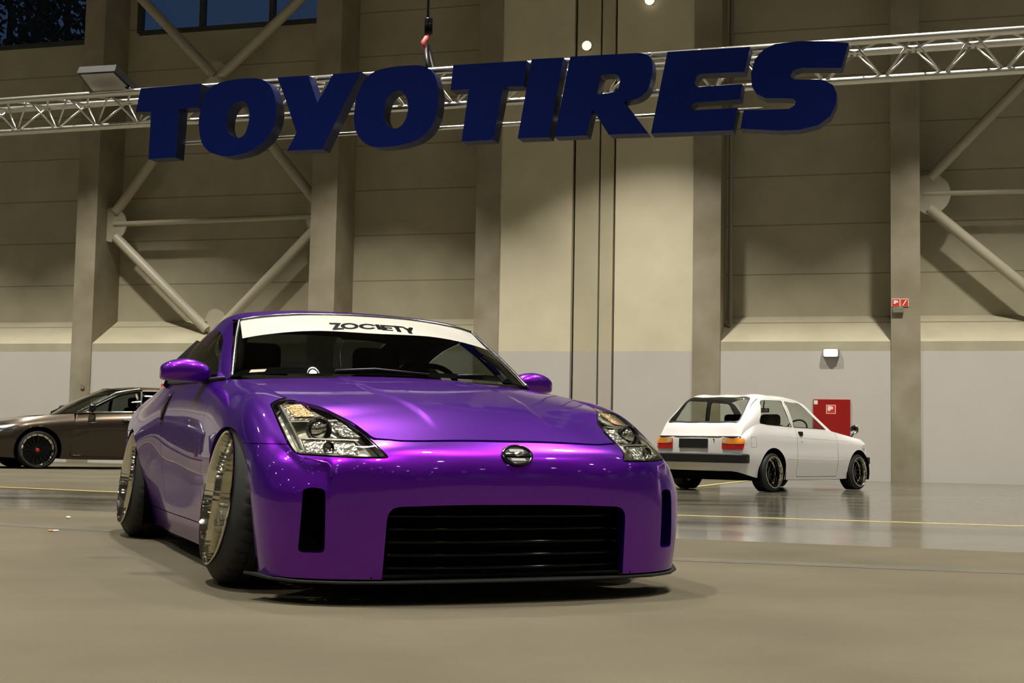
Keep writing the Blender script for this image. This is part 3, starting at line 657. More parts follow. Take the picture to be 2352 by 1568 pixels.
# ================================================================== PURPLE COUPE
# local frame: x across (towards the car's own left), y from the front axle towards the tail, z up
CAR = empty('sports_car', (-0.323, 5.511, 0.0), math.radians(23.36))
tag(CAR, 'lowered purple coupe with white windshield banner and deep chrome wheels', 'car')
PC = math.radians(23.36); CX = A3([math.cos(PC), math.sin(PC), 0]); CY = A3([-math.sin(PC), math.cos(PC), 0]); CO = A3([-0.323, 5.511, 0])
def carray(x, y):
    d = ray(x, y); o = CAM-CO; return A3([o@CX, o@CY, o[2]]), A3([d@CX, d@CY, d[2]])

def hood_c(v): return spline1([-1.0, -.79, -.66, -.5, -.35, -.2, 0, .2, .4, .7], A3([[.49, .572, .63, .685, .720, .748, .782, .812, .838, .872]]).T, np.clip(np.asarray(v, float), -1, .7))[:, 0]
def hood_a(v): return spline1([-1.0, -.79, -.62, -.49, -.35, -.17, .22, .4, .7], A3([[.03, .046, .070, .060, .032, .029, .027, .030, .03]]).T, np.clip(np.asarray(v, float), -1, .7), 'mono')[:, 0]
def hood_z(u, v):
    u = np.atleast_1d(np.asarray(u, float)); v = np.atleast_1d(np.asarray(v, float))
    z = hood_c(v)-hood_a(v)*(u/.6)**2
    half = .235+.055*smoothstep(v, -.6, .0)
    return z+.006*(1-smoothstep(np.abs(u), half-.012, half+.012))*smoothstep(v, -.72, -.45)
def hz_(u, v): return float(hood_z(u, v)[0])
def col(*p): return [A3(q, float) for q in p]
COLS = [
 col((0,-.838,.095),(0,-.852,.19),(0,-.864,.28),(0,-.872,.36),(0,-.873,.44),(0,-.860,.50),(0,-.832,.54),(0,-.79,0)),
 col((.22,-.832,.095),(.22,-.846,.19),(.22,-.858,.28),(.22,-.865,.36),(.22,-.866,.44),(.22,-.853,.50),(.22,-.824,.54),(.22,-.78,0)),
 col((.43,-.812,.095),(.43,-.825,.19),(.43,-.836,.28),(.43,-.842,.36),(.43,-.841,.44),(.43,-.828,.495),(.43,-.796,.537),(.43,-.735,0)),
 col((.60,-.765,.095),(.60,-.776,.19),(.60,-.782,.28),(.60,-.785,.36),(.597,-.784,.44),(.585,-.772,.50),(.55,-.715,.553),(.485,-.62,0)),
 col((.722,-.685,.095),(.728,-.695,.19),(.731,-.70,.28),(.731,-.70,.37),(.724,-.695,.45),(.70,-.665,.512),(.64,-.575,.605),(.525,-.47,0)),
 col((.784,-.605,.095),(.795,-.612,.19),(.801,-.615,.28),(.802,-.615,.37),(.795,-.606,.45),(.765,-.565,.525),(.69,-.43,.635),(.587,-.345,0)),
 col((.806,-.50,.095),(.821,-.50,.19),(.831,-.50,.28),(.835,-.50,.37),(.832,-.493,.45),(.81,-.45,.535),(.745,-.285,.672),(.648,-.18,0)),
 col((.797,-.39,.095),(.813,-.39,.19),(.826,-.387,.28),(.835,-.38,.37),(.837,-.365,.45),(.832,-.315,.545),(.775,-.145,.700),(.662,-.02,0)),
 col((.795,-.2,.095),(.813,-.2,.19),(.829,-.2,.28),(.842,-.19,.37),(.847,-.17,.46),(.845,-.135,.555),(.785,.005,.712),(.668,.13,0)),
 col((.795,.02,.095),(.813,.02,.19),(.83,.02,.28),(.843,.02,.37),(.850,.03,.46),(.848,.045,.57),(.792,.14,.722),(.674,.27,0)),
 col((.79,.26,.095),(.81,.26,.19),(.825,.26,.28),(.838,.26,.37),(.845,.26,.46),(.842,.27,.58),(.793,.33,.735),(.684,.42,0)),
 col((.785,.52,.095),(.805,.52,.19),(.815,.52,.28),(.823,.52,.37),(.828,.52,.46),(.827,.52,.59),(.793,.55,.738),(.708,.60,0)),
 col((.775,.9,.095),(.80,.9,.19),(.804,.9,.28),(.809,.9,.37),(.8135,.9,.46),(.815,.9,.59),(.80,.9,.73),(.752,.9,.818)),
 col((.77,1.4,.095),(.795,1.4,.19),(.798,1.4,.28),(.806,1.4,.37),(.814,1.4,.46),(.82,1.4,.59),(.812,1.4,.73),(.772,1.4,.825)),
 col((.76,1.85,.095),(.785,1.85,.19),(.796,1.85,.28),(.808,1.85,.37),(.820,1.85,.46),(.832,1.85,.58),(.822,1.85,.72),(.762,1.85,.838)),
 col((.745,2.22,.095),(.775,2.22,.19),(.798,2.22,.28),(.816,2.22,.37),(.833,2.22,.46),(.847,2.22,.57),(.818,2.22,.71),(.73,2.22,.85)),
 col((.775,2.65,.095),(.808,2.65,.19),(.828,2.65,.28),(.840,2.65,.37),(.846,2.65,.46),(.843,2.65,.57),(.797,2.65,.71),(.68,2.65,.852)),
 col((.76,3.05,.13),(.79,3.05,.21),(.81,3.05,.30),(.818,3.05,.38),(.818,3.05,.47),(.812,3.05,.58),(.77,3.05,.71),(.64,3.02,.842)),
 col((.67,3.36,.17),(.70,3.37,.24),(.715,3.38,.32),(.722,3.385,.40),(.722,3.38,.49),(.712,3.37,.60),(.68,3.34,.73),(.58,3.26,.835)),
 col((.35,3.44,.17),(.36,3.46,.24),(.36,3.475,.32),(.36,3.48,.40),(.36,3.475,.49),(.36,3.465,.60),(.35,3.43,.73),(.32,3.34,.83)),
 col((0,3.46,.17),(0,3.48,.24),(0,3.495,.32),(0,3.50,.40),(0,3.495,.49),(0,3.485,.60),(0,3.45,.73),(0,3.36,.828)),
]
for c in COLS[:12]: c[7][2] = hz_(c[7][0], c[7][1])
CG = A3(COLS)
G = surf(CG, 0.011, 0.010, 'nat', 'nat', mirror='both')
# step under the headlamp: the bumper corner sits back from the nose
def nose_step(G):
    u, v, z = G[..., 0], G[..., 1], G[..., 2]
    top = .486-.10*np.clip(u-.63, 0, 1)+.12*smoothstep(u, .70, .80)
    d = .013*smoothstep(u, .632, .652)*smoothstep(top-z, -.025, .030)*smoothstep(z, .36, .455)*(v < -.40)*(1-smoothstep(v, -.55, -.42))
    return d
d_ = nose_step(G); G = G.copy(); G[..., 1] += d_*0.8; G[..., 0] -= d_*0.45
HEDGE = G[:, -1, :].copy()                                   # bonnet edge, then the belt line
body = grid_mb(G, outward=(0, 1.2, .3))
# wheel arches
AF, AR = (0.0, .245, .362, .455), (2.65, .238, .372)
def arch(P, a):
    """round wheel opening, drawn out a little towards the nose when a fourth value gives its length there"""
    dv, dz = P[:, 1]-a[0], P[:, 2]-a[1]
    if len(a) > 3: dv = np.where(dv < 0, dv*a[2]/a[3], dv*a[2]/(a[2]+.02))
    return (np.abs(dv)**2.15+np.abs(dz)**2.15)**(1/2.15)-a[2] if len(a) > 3 else np.hypot(dv, dz)-a[2]
body = clip(body, arch(body.V, AF)); body = clip(body, arch(body.V, AR))
# headlamp opening, drawn in front view
LAMP = rpoly([(.452, .507), (.475, .540), (.495, .60), (.528, .657), (.582, .710), (.632, .722), (.685, .714), (.729, .692), (.734, .652), (.737, .60), (.737, .545), (.728, .513), (.63, .508), (.54, .505)], [.004, .03, .1, .1, .06, .05, .03, .006, .02, .05, .04, .02, .03, .05], 4)
lampf = lambda P: np.where((P[:, 1] < .0), sdf(P[:, [0, 2]], LAMP), -1.0)
lens, body = split(body, lampf, 0.0)
body = clip(body, -lampf(body.V)-.003); lens = clip(lens, lampf(lens.V)-.001)
# panel cuts
gap = .0022
def is_front(P): return np.maximum(np.minimum(P[:, 2]-.546, P[:, 0]-.60), P[:, 1]-.02)
rest, bumper = split(body, is_front, gap*.7)
skirt_f = lambda P: np.where((P[:, 1] > .25) & (P[:, 1] < 2.35), P[:, 2]-.198, .2)
fender, rest = split(rest, lambda P: .60-P[:, 1]+.10*(.55-P[:, 2]), gap)
upper, skirt = split(rest, skirt_f, gap)
fender, skirt2 = split(fender, skirt_f, gap)
door, quarter = split(upper, lambda P: 1.70+.12*(P[:, 2]-.5)-P[:, 1], gap)
tailb, quarter = split(quarter, lambda P: np.minimum(P[:, 1]-2.75, .60-P[:, 2]), gap)
# the bonnet overhangs its shut line: trim the nose back from it, leaving a dark slot
_h = [tuple(p[:2]) for p in HEDGE if p[1] < .56]
he = [p for p in _h if p[0] < .40 and p[1] < -.6]+[(.432, -.733), (.468, -.712), (.476, -.690), (.481, -.645)]+[p for p in _h if p[1] > -.61]
cowl = [(.60, .500), (.45, .445), (.25, .405), (0, .392)]
hpoly = [(-x, y) for x, y in he[1:]][::-1]+he+cowl+[(-x, y) for x, y in cowl[:-1]][::-1]
bumper = clip(bumper, np.where(bumper.V[:, 0] < .50, -sdf(bumper.V[:, :2], hpoly)-.009, 1.0))
# bumper openings
GRILLE = rpoly([(.455, .340), (.462, .05), (-.462, .05), (-.455, .340), (-.2, .349), (.2, .349)], [.045, .03, .03, .045, .1, .1], 6)
SLOT = rpoly([(.652, .397), (.690, .402), (.718, .395), (.726, .182), (.648, .182)], [.012, .01, .012, .014, .014], 4)
grf = lambda P: np.where(P[:, 1] < -.5, sdf(P[:, [0, 2]], GRILLE), -1); slf = lambda P: np.where(P[:, 1] < -.4, sdf(P[:, [0, 2]], SLOT), -1)
bumper = clip(bumper, -grf(bumper.V)); bumper = clip(bumper, -slf(bumper.V))
bfull = bumper.both()
near_gr = lambda p: abs(abs(p[0])-.3) < .2 and .10 < p[2] < .36 and p[1] < -.6 and abs(p[0]) < .47
bm_ = mk('front_bumper', bfull, 'paint', CAR)
fl_ = MB()
gl = flange(bumper, .045, lambda p: abs(grf(p[None])[0]) < .004, (0, 1, 0)); sl = flange(bumper, .09, lambda p: abs(slf(p[None])[0]) < .004, (-.25, .97, 0))
oth = flange(bumper, .012, lambda p: abs(grf(p[None])[0]) >= .004 and abs(slf(p[None])[0]) >= .004)
mk('bumper_return', MB().join(gl.both(), sl.both(), oth.both()), 'paint', bm_, smooth=True, angle=30)
def panel(name, mb, both_sides=True, ret=.012, m='paint', **k):
    for s_ in ((1, -1) if both_sides else (1,)):
        q = mb.copy() if s_ == 1 else mb.mirror()
        o = mk(name, q, m, CAR); r = flange(q, ret)
        if len(r.V): mk('panel_edge', r, m, o, angle=30)
    return o
panel('front_fender', fender); panel('door', door); panel('rear_quarter', quarter)
panel('side_skirt', MB().join(skirt, skirt2) if len(skirt2.V) else skirt, ret=.02)
mk('rear_bumper', tailb.both(), 'paint', CAR)
# bonnet: the height field inside its shut line
hu = np.linspace(-.74, .74, 149); hv = np.linspace(-.83, .66, 140); UU, VV = np.meshgrid(hu, hv, indexing='ij')
HG = np.stack([UU, VV, hood_z(UU.ravel(), VV.ravel()).reshape(UU.shape)], -1); hoodg = grid_mb(HG, outward=(0, 0, -5))
hood = clip(hoodg, sdf(hoodg.V[:, :2], hpoly)-.0035); ho_ = mk('bonnet', hood, 'paint', CAR); mk('panel_edge', flange(hood, .014), 'paint', ho_, angle=30)
# windshield and greenhouse
WS = A3([[(0,.405,.852),(0,.60,.964),(0,.80,1.072),(0,1.0,1.162)], [(.30,.425,.851),(.285,.61,.962),(.27,.81,1.068),(.255,1.005,1.156)], [(.52,.490,.846),(.48,.66,.952),(.445,.84,1.050),(.41,1.02,1.143)], [(.635,.555,.838),(.595,.72,.945),(.555,.88,1.036),(.515,1.035,1.129)], [(.700,.615,.830),(.660,.775,.940),(.622,.93,1.034),(.583,1.06,1.116)]])
WSG = surf(WS, .02, .02, 'nat', 'nat', mirror='start'); wsh = grid_mb(WSG, outward=(0, 1.6, .4)); wsfull = wsh.both()
mk('windshield', wsfull, 'glass', CAR)
WB = bvh(wsfull)
def on_ws(px, py, lift=.0015):
    o, d = carray(px, py); h_ = WB.ray_cast(Vector(o), Vector(d)); 
    p, n = (A3(h_[0]), A3(h_[1])) if h_[0] is not None else (None, None)
    if p is None: return None
    if n[2] < 0: n = -n
    return p+n*lift
# white sun strip along the top of the glass and its black lettering
tws = params(WS, 1); bt_ = .165
bv = lambda P: P  # strip height follows the glass
top_line = lambda P: (P[:, 1]-.97-.06*(np.abs(P[:, 0])/.58)**2)
strip = clip(wsfull, (wsfull.V[:, 1]-(.780+.093*(np.abs(wsfull.V[:, 0])/.58)**2)))
strip = clip(strip, (.990+.058*(np.abs(strip.V[:, 0])/.58)**2)-strip.V[:, 1]); strip = clip(strip, .62-.27*(strip.V[:, 1]-.85)*.5-.012-np.abs(strip.V[:, 0]))
sb_ = mk('windshield_banner', offset(strip, .001), 'banner', CAR); tag(sb_, 'white banner with black lettering')
ZS = 10.226
LT = [[(155,178),(440,185),(350,300),(495,303),(510,325),(255,342),(240,325),(320,210),(180,208)],
 ('ring', (642, 252), (208, 66), (646, 252), (121, 44)), ('cee', (1066, 262), (206, 58), (1072, 262), (120, 38)),
 [(1235,215),(1330,222),(1410,335),(1305,325)],
 [(1350,225),(1670,250),(1690,268),(1445,255),(1475,282),(1625,292),(1642,310),(1497,302),(1530,338),(1655,345),(1672,362),(1420,345)],
 [(1655,245),(1840,262),(1905,270),(1915,287),(1795,285),(1860,390),(1770,380),(1695,277)],
 [(1850,265),(1910,275),(2010,320),(2040,285),(2130,298),(2090,385),(2125,438),(2030,415),(1985,345)]]
for L in LT:
    if L[0] == 'ring':
        n = 40; po = [(L[1][0]+L[2][0]*math.cos(2*math.pi*k/n), L[1][1]+L[2][1]*math.sin(2*math.pi*k/n)+.10*L[2][0]*math.cos(2*math.pi*k/n)*.3) for k in range(n)]
        pi_ = [(L[3][0]+L[4][0]*math.cos(2*math.pi*k/n), L[3][1]+L[4][1]*math.sin(2*math.pi*k/n)+.10*L[4][0]*math.cos(2*math.pi*k/n)*.3) for k in range(n)]
        pr = prism(po, 0, 1, [pi_])
    elif L[0] == 'cee':
        n = 36; a0 = math.radians(28); aa = np.linspace(a0, 2*math.pi-a0*1.05, n); sk = .05
        po = [(L[1][0]+L[2][0]*math.cos(a), L[1][1]+L[2][1]*math.sin(a)+sk*L[2][0]*math.cos(a)) for a in aa]+[(L[3][0]+L[4][0]*math.cos(a), L[3][1]+L[4][1]*math.sin(a)+sk*L[4][0]*math.cos(a)) for a in aa[::-1]]
        pr = prism(po, 0, 1)
    else: pr = prism(L, 0, 1)
    V = [on_ws(740+p[0]/ZS, 725+p[1]/ZS, .0034 if p[2] > .5 else .0026) for p in pr.V]
    if all(v is not None for v in V): mk('lettering', MB(V, [tuple(reversed(f)) for f in pr.F]), 'vinyl', sb_, smooth=False)
# vignette sticker low on the glass
sk_ = [on_ws(*p, .002) for p in ((572, 856), (608, 854), (613, 848), (577, 849.5))]

if all(v is not None for v in sk_): mk('windshield_sticker', MB(sk_, [(0, 1, 2, 3)]), 'greybox', CAR, smooth=False)
# black border of the glass and bright mouldings
rim = WSG[-1]; mould = [p for p in rim]
for s_ in (1, -1):
    P = [(p[0]*s_, p[1], p[2]+.002) for p in mould]; mk('windshield_moulding', tube(P, .0085, 8), 'darkchrome', CAR)
tp = [(p[0], p[1], p[2]) for p in WSG[:, -1]]; tp = [(-a, b, c) for a, b, c in tp[1:]][::-1]+tp
mk('windshield_moulding', tube([(a, b-.004, c+.001) for a, b, c in tp], .007, 8), 'darkchrome', CAR)
blk = clip(wsfull, (.030+.0*wsfull.V[:, 0])-(wsfull.V[:, 1]-(.405+.21*(np.abs(wsfull.V[:, 0])/.7)**2.2)))
mk('glass_border', offset(blk, -.002), 'dark', CAR)
# roof and hatch
RF = A3([[(0,.998,1.168),(0,1.15,1.191),(0,1.35,1.207),(0,1.6,1.206),(0,1.9,1.183),(0,2.3,1.112),(0,2.8,.985),(0,3.25,.872)],
 [(.26,1.003,1.161),(.28,1.15,1.184),(.29,1.35,1.199),(.29,1.6,1.198),(.29,1.9,1.175),(.29,2.3,1.104),(.29,2.8,.977),(.29,3.25,.866)],
 [(.42,1.018,1.148),(.455,1.15,1.169),(.475,1.35,1.182),(.475,1.6,1.178),(.47,1.9,1.153),(.47,2.3,1.078),(.47,2.8,.953),(.48,3.25,.853)],
 [(.522,1.033,1.134),(.553,1.15,1.150),(.570,1.35,1.158),(.566,1.6,1.150),(.558,1.9,1.117),(.555,2.3,1.035),(.56,2.8,.915),(.56,3.25,.842)],
 [(.594,1.060,1.118),(.600,1.15,1.126),(.612,1.35,1.124),(.606,1.6,1.108),(.600,1.9,1.060),(.600,2.3,.978),(.60,2.8,.880),(.59,3.25,.835)]])
RG = surf(RF, .025, .03, 'nat', 'nat', mirror='start'); rfull = grid_mb(RG, outward=(0, 2, .2)).both()
hgl = [(-.47, 2.02), (.47, 2.02), (.50, 2.9), (-.50, 2.9)]
hglass, rpan = split(rfull, lambda P: sdf(P[:, :2], rpoly(hgl, .08)), .001)
mk('roof', rpan, 'paint', CAR); mk('rear_window', hglass, 'darkglass', CAR)
# upper sides: pillars and side windows
SD = A3([[(.712,.605,.824),(.709,.612,.826),(.706,.618,.829),(.703,.622,.832)], [(.735,.74,.818),(.716,.77,.870),(.693,.795,.912),(.664,.815,.950)], [(.752,.90,.818),(.715,.93,.908),(.676,.955,.980),(.629,.975,1.048)],
 [(.762,1.12,.820),(.724,1.12,.920),(.677,1.12,1.020),(.606,1.12,1.124)], [(.772,1.40,.825),(.732,1.40,.925),(.684,1.40,1.025),(.612,1.38,1.124)], [(.770,1.62,.830),(.731,1.62,.925),(.682,1.62,1.02),(.606,1.60,1.108)],
 [(.760,1.90,.839),(.722,1.90,.92),(.672,1.90,.995),(.600,1.90,1.060)], [(.728,2.25,.851),(.70,2.26,.895),(.66,2.28,.938),(.600,2.30,.978)], [(.680,2.65,.852),(.665,2.67,.870),(.64,2.7,.887),(.601,2.72,.897)], [(.635,3.03,.842),(.63,3.04,.849),(.615,3.05,.856),(.597,3.06,.850)], [(.585,3.25,.836),(.587,3.25,.837),(.588,3.25,.837),(.590,3.25,.836)]])
SG = surf(SD, .02, .02, 'cr', 'nat'); side = grid_mb(SG, outward=(0, 1.5, .9))
WIN = rpoly([(.772, .832), (.80, .860), (1.035, 1.028), (1.16, 1.068), (1.36, 1.084), (1.60, 1.064), (1.86, 1.016), (2.04, .958), (2.13, .905), (2.06, .868), (1.6, .848), (1.2, .838)], [.01, .03, .1, .06, .1, .1, .1, .05, .03, .03, .1, .1], 4)
win, pil_ = split(side, lambda P: sdf(P[:, [1, 2]], WIN), .0008)
for s_ in (1, -1):
    q = pil_ if s_ == 1 else pil_.mirror(); o = mk('roof_pillar', q, 'paint', CAR)
    mk('side_window', win if s_ == 1 else win.mirror(), 'sideglass', CAR)
    # black seal along the belt line
    bl = [(s_*(x+.004), y, z+.004) for x, y, z in [(.720,.66,.822),(.752,.90,.822),(.762,1.12,.824),(.772,1.40,.829),(.770,1.62,.834),(.760,1.90,.843),(.738,2.12,.851)]]
    mk('window_seal', tube(bl, .008, 8), 'black', CAR)
# headlamps: clear cover, bowl, reflectors, projector, amber indicator
lamp_bvh = bvh(lens)
def lamp_pt(u, z, depth):
    h_ = lamp_bvh.find_nearest(Vector((u, 0, z))); o = lamp_bvh.ray_cast(Vector((u, -2, z)), Vector((0, 1, 0)))
    y = o[0][1] if o[0] is not None else h_[0][1]
    return A3([u, y+depth, z])
def tile(P2, depth, th, nx=1):
    """plate that follows the lamp cover at a given depth; P2 in front view"""
    pr = prism(P2, 0, 1); V = []
    for p in pr.V: V.append(lamp_pt(p[0], p[1], depth+(th if p[2] < .5 else 0)))
    return MB(V, [tuple(f) for f in pr.F])
inner = clip(lens, lampf(lens.V)-.004)
bowl_n = lens.copy(); bowl_n.V = lens.V+A3([-.014, .105, -.012])
for s_ in (1, -1):
    mir = lambda q: q if s_ == 1 else q.mirror()
    hl = mk('headlamp', mir(bowl_n.copy()), 'lampbody', CAR)
    mk('lamp_cover', mir(lens.copy()), 'lens', hl)
    mk('lamp_rim', mir(flange(lens, .10, None, (-.15, .95, -.12))), 'black_gloss', hl, angle=40)
    ring = [p for p in LAMP]
    E_ = clip(lens, .0045-lampf(lens.V)); mk('lamp_border', mir(offset(E_, -.0015)), 'black_gloss', hl)
    mk('reflector', mir(tile([(.535,.512),(.63,.514),(.690,.520),(.690,.565),(.535,.560)], .030, .02)), 'reflector', hl, smooth=False)
    mk('reflector', mir(tile([(.575,.640),(.690,.632),(.700,.683),(.655,.706),(.610,.706)], .030, .02)), 'reflector', hl, smooth=False)
    mk('reflector', mir(tile([(.500,.575),(.560,.575),(.575,.625),(.530,.630)], .035, .02)), 'reflector', hl, smooth=False)
    mk('indicator', mir(tile([(.610,.648),(.675,.645),(.680,.690),(.625,.695)], .020, .012)), 'ambermirror', hl, smooth=False)
    mk('divider', mir(tile([(.545,.631),(.700,.625),(.700,.629),(.548,.637)], .010, .035)), 'lampbar', hl, smooth=False)
    mk('divider', mir(tile([(.520,.562),(.700,.566),(.700,.570),(.520,.566)], .012, .035)), 'lampbar', hl, smooth=False)
    mk('divider', mir(tile([(.700,.690),(.706,.60),(.704,.525),(.699,.525),(.700,.60),(.694,.690)], .008, .04)), 'lampbar', hl, smooth=False)
    pc_ = lamp_pt(.622, .598, .072); pr_ = lathe([(0.0, .046), (-.012, .047), (-.014, .040), (-.004, .036), (.02, .034)], 32)
    pr_.xf(Matrix.Rotation(math.radians(90), 4, 'Z')); pr_.V += pc_
    mk('projector_ring', mir(pr_), 'darkchrome', hl, angle=40)
    mk('projector_lens', mir(ellipsoid(pc_+A3([0, .002, 0]), (.034, .024, .034), 28, 14)), 'bright', hl)
    pc2 = lamp_pt(.625, .537, .028); pr2 = lathe([(0.0, .020), (-.008, .020), (.012, .013), (.014, 0)], 24); pr2.xf(Matrix.Rotation(math.radians(90), 4, 'Z')); pr2.V += pc2
    mk('low_lamp', mir(pr2), 'darkchrome', hl, angle=40)
    rb_ = MB()
    for k in range(34):
        u = .54+.15*rng.random(); z = .516+.016*rng.random(); rb_.join(ellipsoid(lamp_pt(u, z, .02), (.0026, .0026, .0026), 8, 5))
    for k in range(30):
        u = .60+.085*rng.random(); z = .645+.05*rng.random(); rb_.join(ellipsoid(lamp_pt(u, z, .016), (.0024, .0024, .0024), 8, 5))
    mk('reflector_facets', mir(rb_), 'bright', hl)
shut = [(p[0], p[1]+.004, p[2]-.022) for p in HEDGE if p[1] < -.60]; shut = [(-a, b, c) for a, b, c in shut[1:]][::-1]+shut
mk('shut_line_shade', tube(shut, .011, 8), 'dark', CAR)  # near-black tube laid in the bonnet gap to stand in for its shade
# splitter
sp_o = [(0,-.853),(.22,-.847),(.43,-.828),(.60,-.784),(.724,-.705),(.800,-.615),(.838,-.53),(.862,-.475)]; sp_i = [(.80,-.44),(.74,-.58),(.60,-.70),(.43,-.76),(0,-.79)]
spp = [(-x, y) for x, y in sp_o[1:]][::-1]+sp_o+sp_i+[(-x, y) for x, y in sp_i[:-1]][::-1]
so = bevel(prism(spp, .079, .089), .003, 2)
tipz = lambda V: V[:, 2]+.012*smoothstep(np.abs(V[:, 0]), .76, .86)
so.V[:, 2] = tipz(so.V); mk('front_splitter', so, 'black', CAR, smooth=False)
# grille: mesh panel, slats, dark duct behind
gm = MB()
gx = lambda u: -.835+.155*u*u+.35*abs(u)**4
mk('grille_duct', MB().join(bbox(-.50, .50, -.66, -.60, .10, .38, .01), bbox(-.50, .50, -.79, -.60, .36, .38, .005), bbox(-.50, .50, -.80, -.60, .095, .107, .004)), 'dark', CAR, smooth=False)
for z in (.307, .262, .217, .172, .128):
    P = [(u, gx(u)+.030, z) for u in np.linspace(-.46, .46, 25)]
    mk('grille_slat', tube(P, .0065, 10), 'slat', CAR)
wire = MB()
for u in np.linspace(-.455, .455, 47): wire.join(tube([(u, gx(u)+.052, .108), (u, gx(u)+.056, .348)], .0016, 5, False))
for z in np.linspace(.115, .345, 14): wire.join(tube([(u, gx(u)+.055, z) for u in np.linspace(-.46, .46, 13)], .0016, 5, False))
mk('grille_mesh', wire, 'dark', CAR)
for s_ in (1, -1):
    mk('side_vent', bbox(min(s_*.60, s_*.76), max(s_*.60, s_*.76), -.60, -.57, .16, .42, .01), 'dark', CAR, smooth=False)
# emblem: oval ring, bar and dark mesh ground, lying on the nose
bvb = bvh(bfull); hit = bvb.ray_cast(Vector((0.012, -2, .520)), Vector((0, 1, 0))); ep = A3(hit[0]); en = A3(hit[1]); en = -en if en[1] > 0 else en
ex_ = A3([1.0, 0, 0]); ez = np.cross(en, ex_)*-1; ez = ez if ez[2] > 0 else -ez
def emb(pts): return [ep+ex_*a+ez*b+en*c for a, b, c in pts]
n = 48; ew, eh = .0615, .0435
ering = MB(); V = []; F = []
for k in range(n):
    a = 2*math.pi*k/n
    for j in range(10):
        b = 2*math.pi*j/10; r = 1+.12*math.cos(b); V.append((ew*.88*r*math.cos(a), eh*.88*r*math.sin(a), .004+.005*math.sin(b)))
for k in range(n):
    for j in range(10): F.append((k*10+j, ((k+1) % n)*10+j, ((k+1) % n)*10+(j+1) % 10, k*10+(j+1) % 10))
eg = prism([(ew*.9*math.cos(2*math.pi*k/n), eh*.9*math.sin(2*math.pi*k/n)) for k in range(n)], 0.0, .004)
badge = mk('nose_badge', MB(emb(eg.V), eg.F), 'carbon', CAR, smooth=False)
mk('badge_ring', MB(emb(V), F), 'blackchrome', badge)
bar = bevel(prism([(-ew*.80, -.0075), (ew*.80, -.0075), (ew*.80, .0075), (-ew*.80, .0075)], .003, .010), .003, 2); mk('badge_bar', MB(emb(bar.V), bar.F), 'black_gloss', badge)
ch_ = ellipsoid((0, .002, .008), (.014, .010, .006), 16, 8); mk('badge_letter', MB(emb(ch_.V), ch_.F), 'bright', badge)
for b in (.0185, -.0185):
    st_ = MB()
    for k in range(-6, 7): st_.join(prism([(k*.0042-.001+.002, b-.005), (k*.0042+.001+.002, b-.005), (k*.0042+.001-.002, b+.005), (k*.0042-.001-.002, b+.005)], .004, .0055))
    mk('badge_weave', MB(emb(st_.V), st_.F), 'alu', badge, smooth=False)
# thin raised edge of the tow cover below each headlamp
for s_ in (1, -1):
    P = []
    for u, z in ((.705, .500), (.672, .492), (.642, .485), (.635, .474), (.634, .440)):
        h_ = bvb.ray_cast(Vector((s_*u, -2, z)), Vector((0, 1, 0)))
        if h_[0] is not None: P.append(A3(h_[0])+A3([0, .001, 0]))
    mk('tow_cover_edge', tube(P, .0032, 8), 'paint', CAR)
# mirrors
def mirror_shell():
    V = []; F = []; n = 32
    us = [.742, .748, .765, .79, .82, .85, .88, .91, .935, .950, .957, .959]
    tp = [.868, .880, .895, .907, .915, .918, .916, .909, .898, .888, .878, .868]; bt = [.826, .818, .814, .812, .8115, .812, .813, .815, .818, .821, .826, .832]
    ds = [.03, .052, .066, .076, .082, .084, .082, .076, .067, .056, .044, .026]
    for u, t_, b_, d in zip(us, tp, bt, ds):
        zc = b_+.45*(t_-b_)
        for k in range(n):
            a = 2*math.pi*k/n; c, s = math.cos(a), math.sin(a); e = .5 if s < 0 else .72
            y = math.copysign(abs(c)**(.55 if s < 0 else .75), c)*d; z = zc+(abs(s)**e)*((t_-zc) if s > 0 else -(zc-b_))
            V.append((u, .915+y*(1.0 if y < 0 else .5)+.10*(u-.85), z))
    m = len(us)
    for i in range(m-1):
        for k in range(n): F.append((i*n+k, (i+1)*n+k, (i+1)*n+(k+1) % n, i*n+(k+1) % n))
    F.append(tuple(range(n))); F.append(tuple(reversed(range((m-1)*n, m*n)))); return MB(V, F)
ms = mirror_shell()
for s_ in (1, -1):
    q = ms if s_ == 1 else ms.mirror(); o = mk('door_mirror', q, 'paint', CAR, angle=50)
    mir = lambda q: q if s_ == 1 else q.mirror()
    gp = prism([(-.075, -.034), (.075, -.034), (.08, .034), (-.07, .038)], 0, .003); mk('mirror_glass', mir(MB([(.854+p[0], .952+p[2], .862+p[1]) for p in gp.V], gp.F)), 'bright', o, smooth=False)
    mk('mirror_stalk', mir(bevel(MB([(.715,.84,.806),(.78,.86,.808),(.715,.92,.806),(.78,.94,.808),(.71,.85,.828),(.80,.87,.834),(.71,.915,.828),(.80,.935,.834)], box(0,1,0,1,0,1).F), .006)), 'black', o)
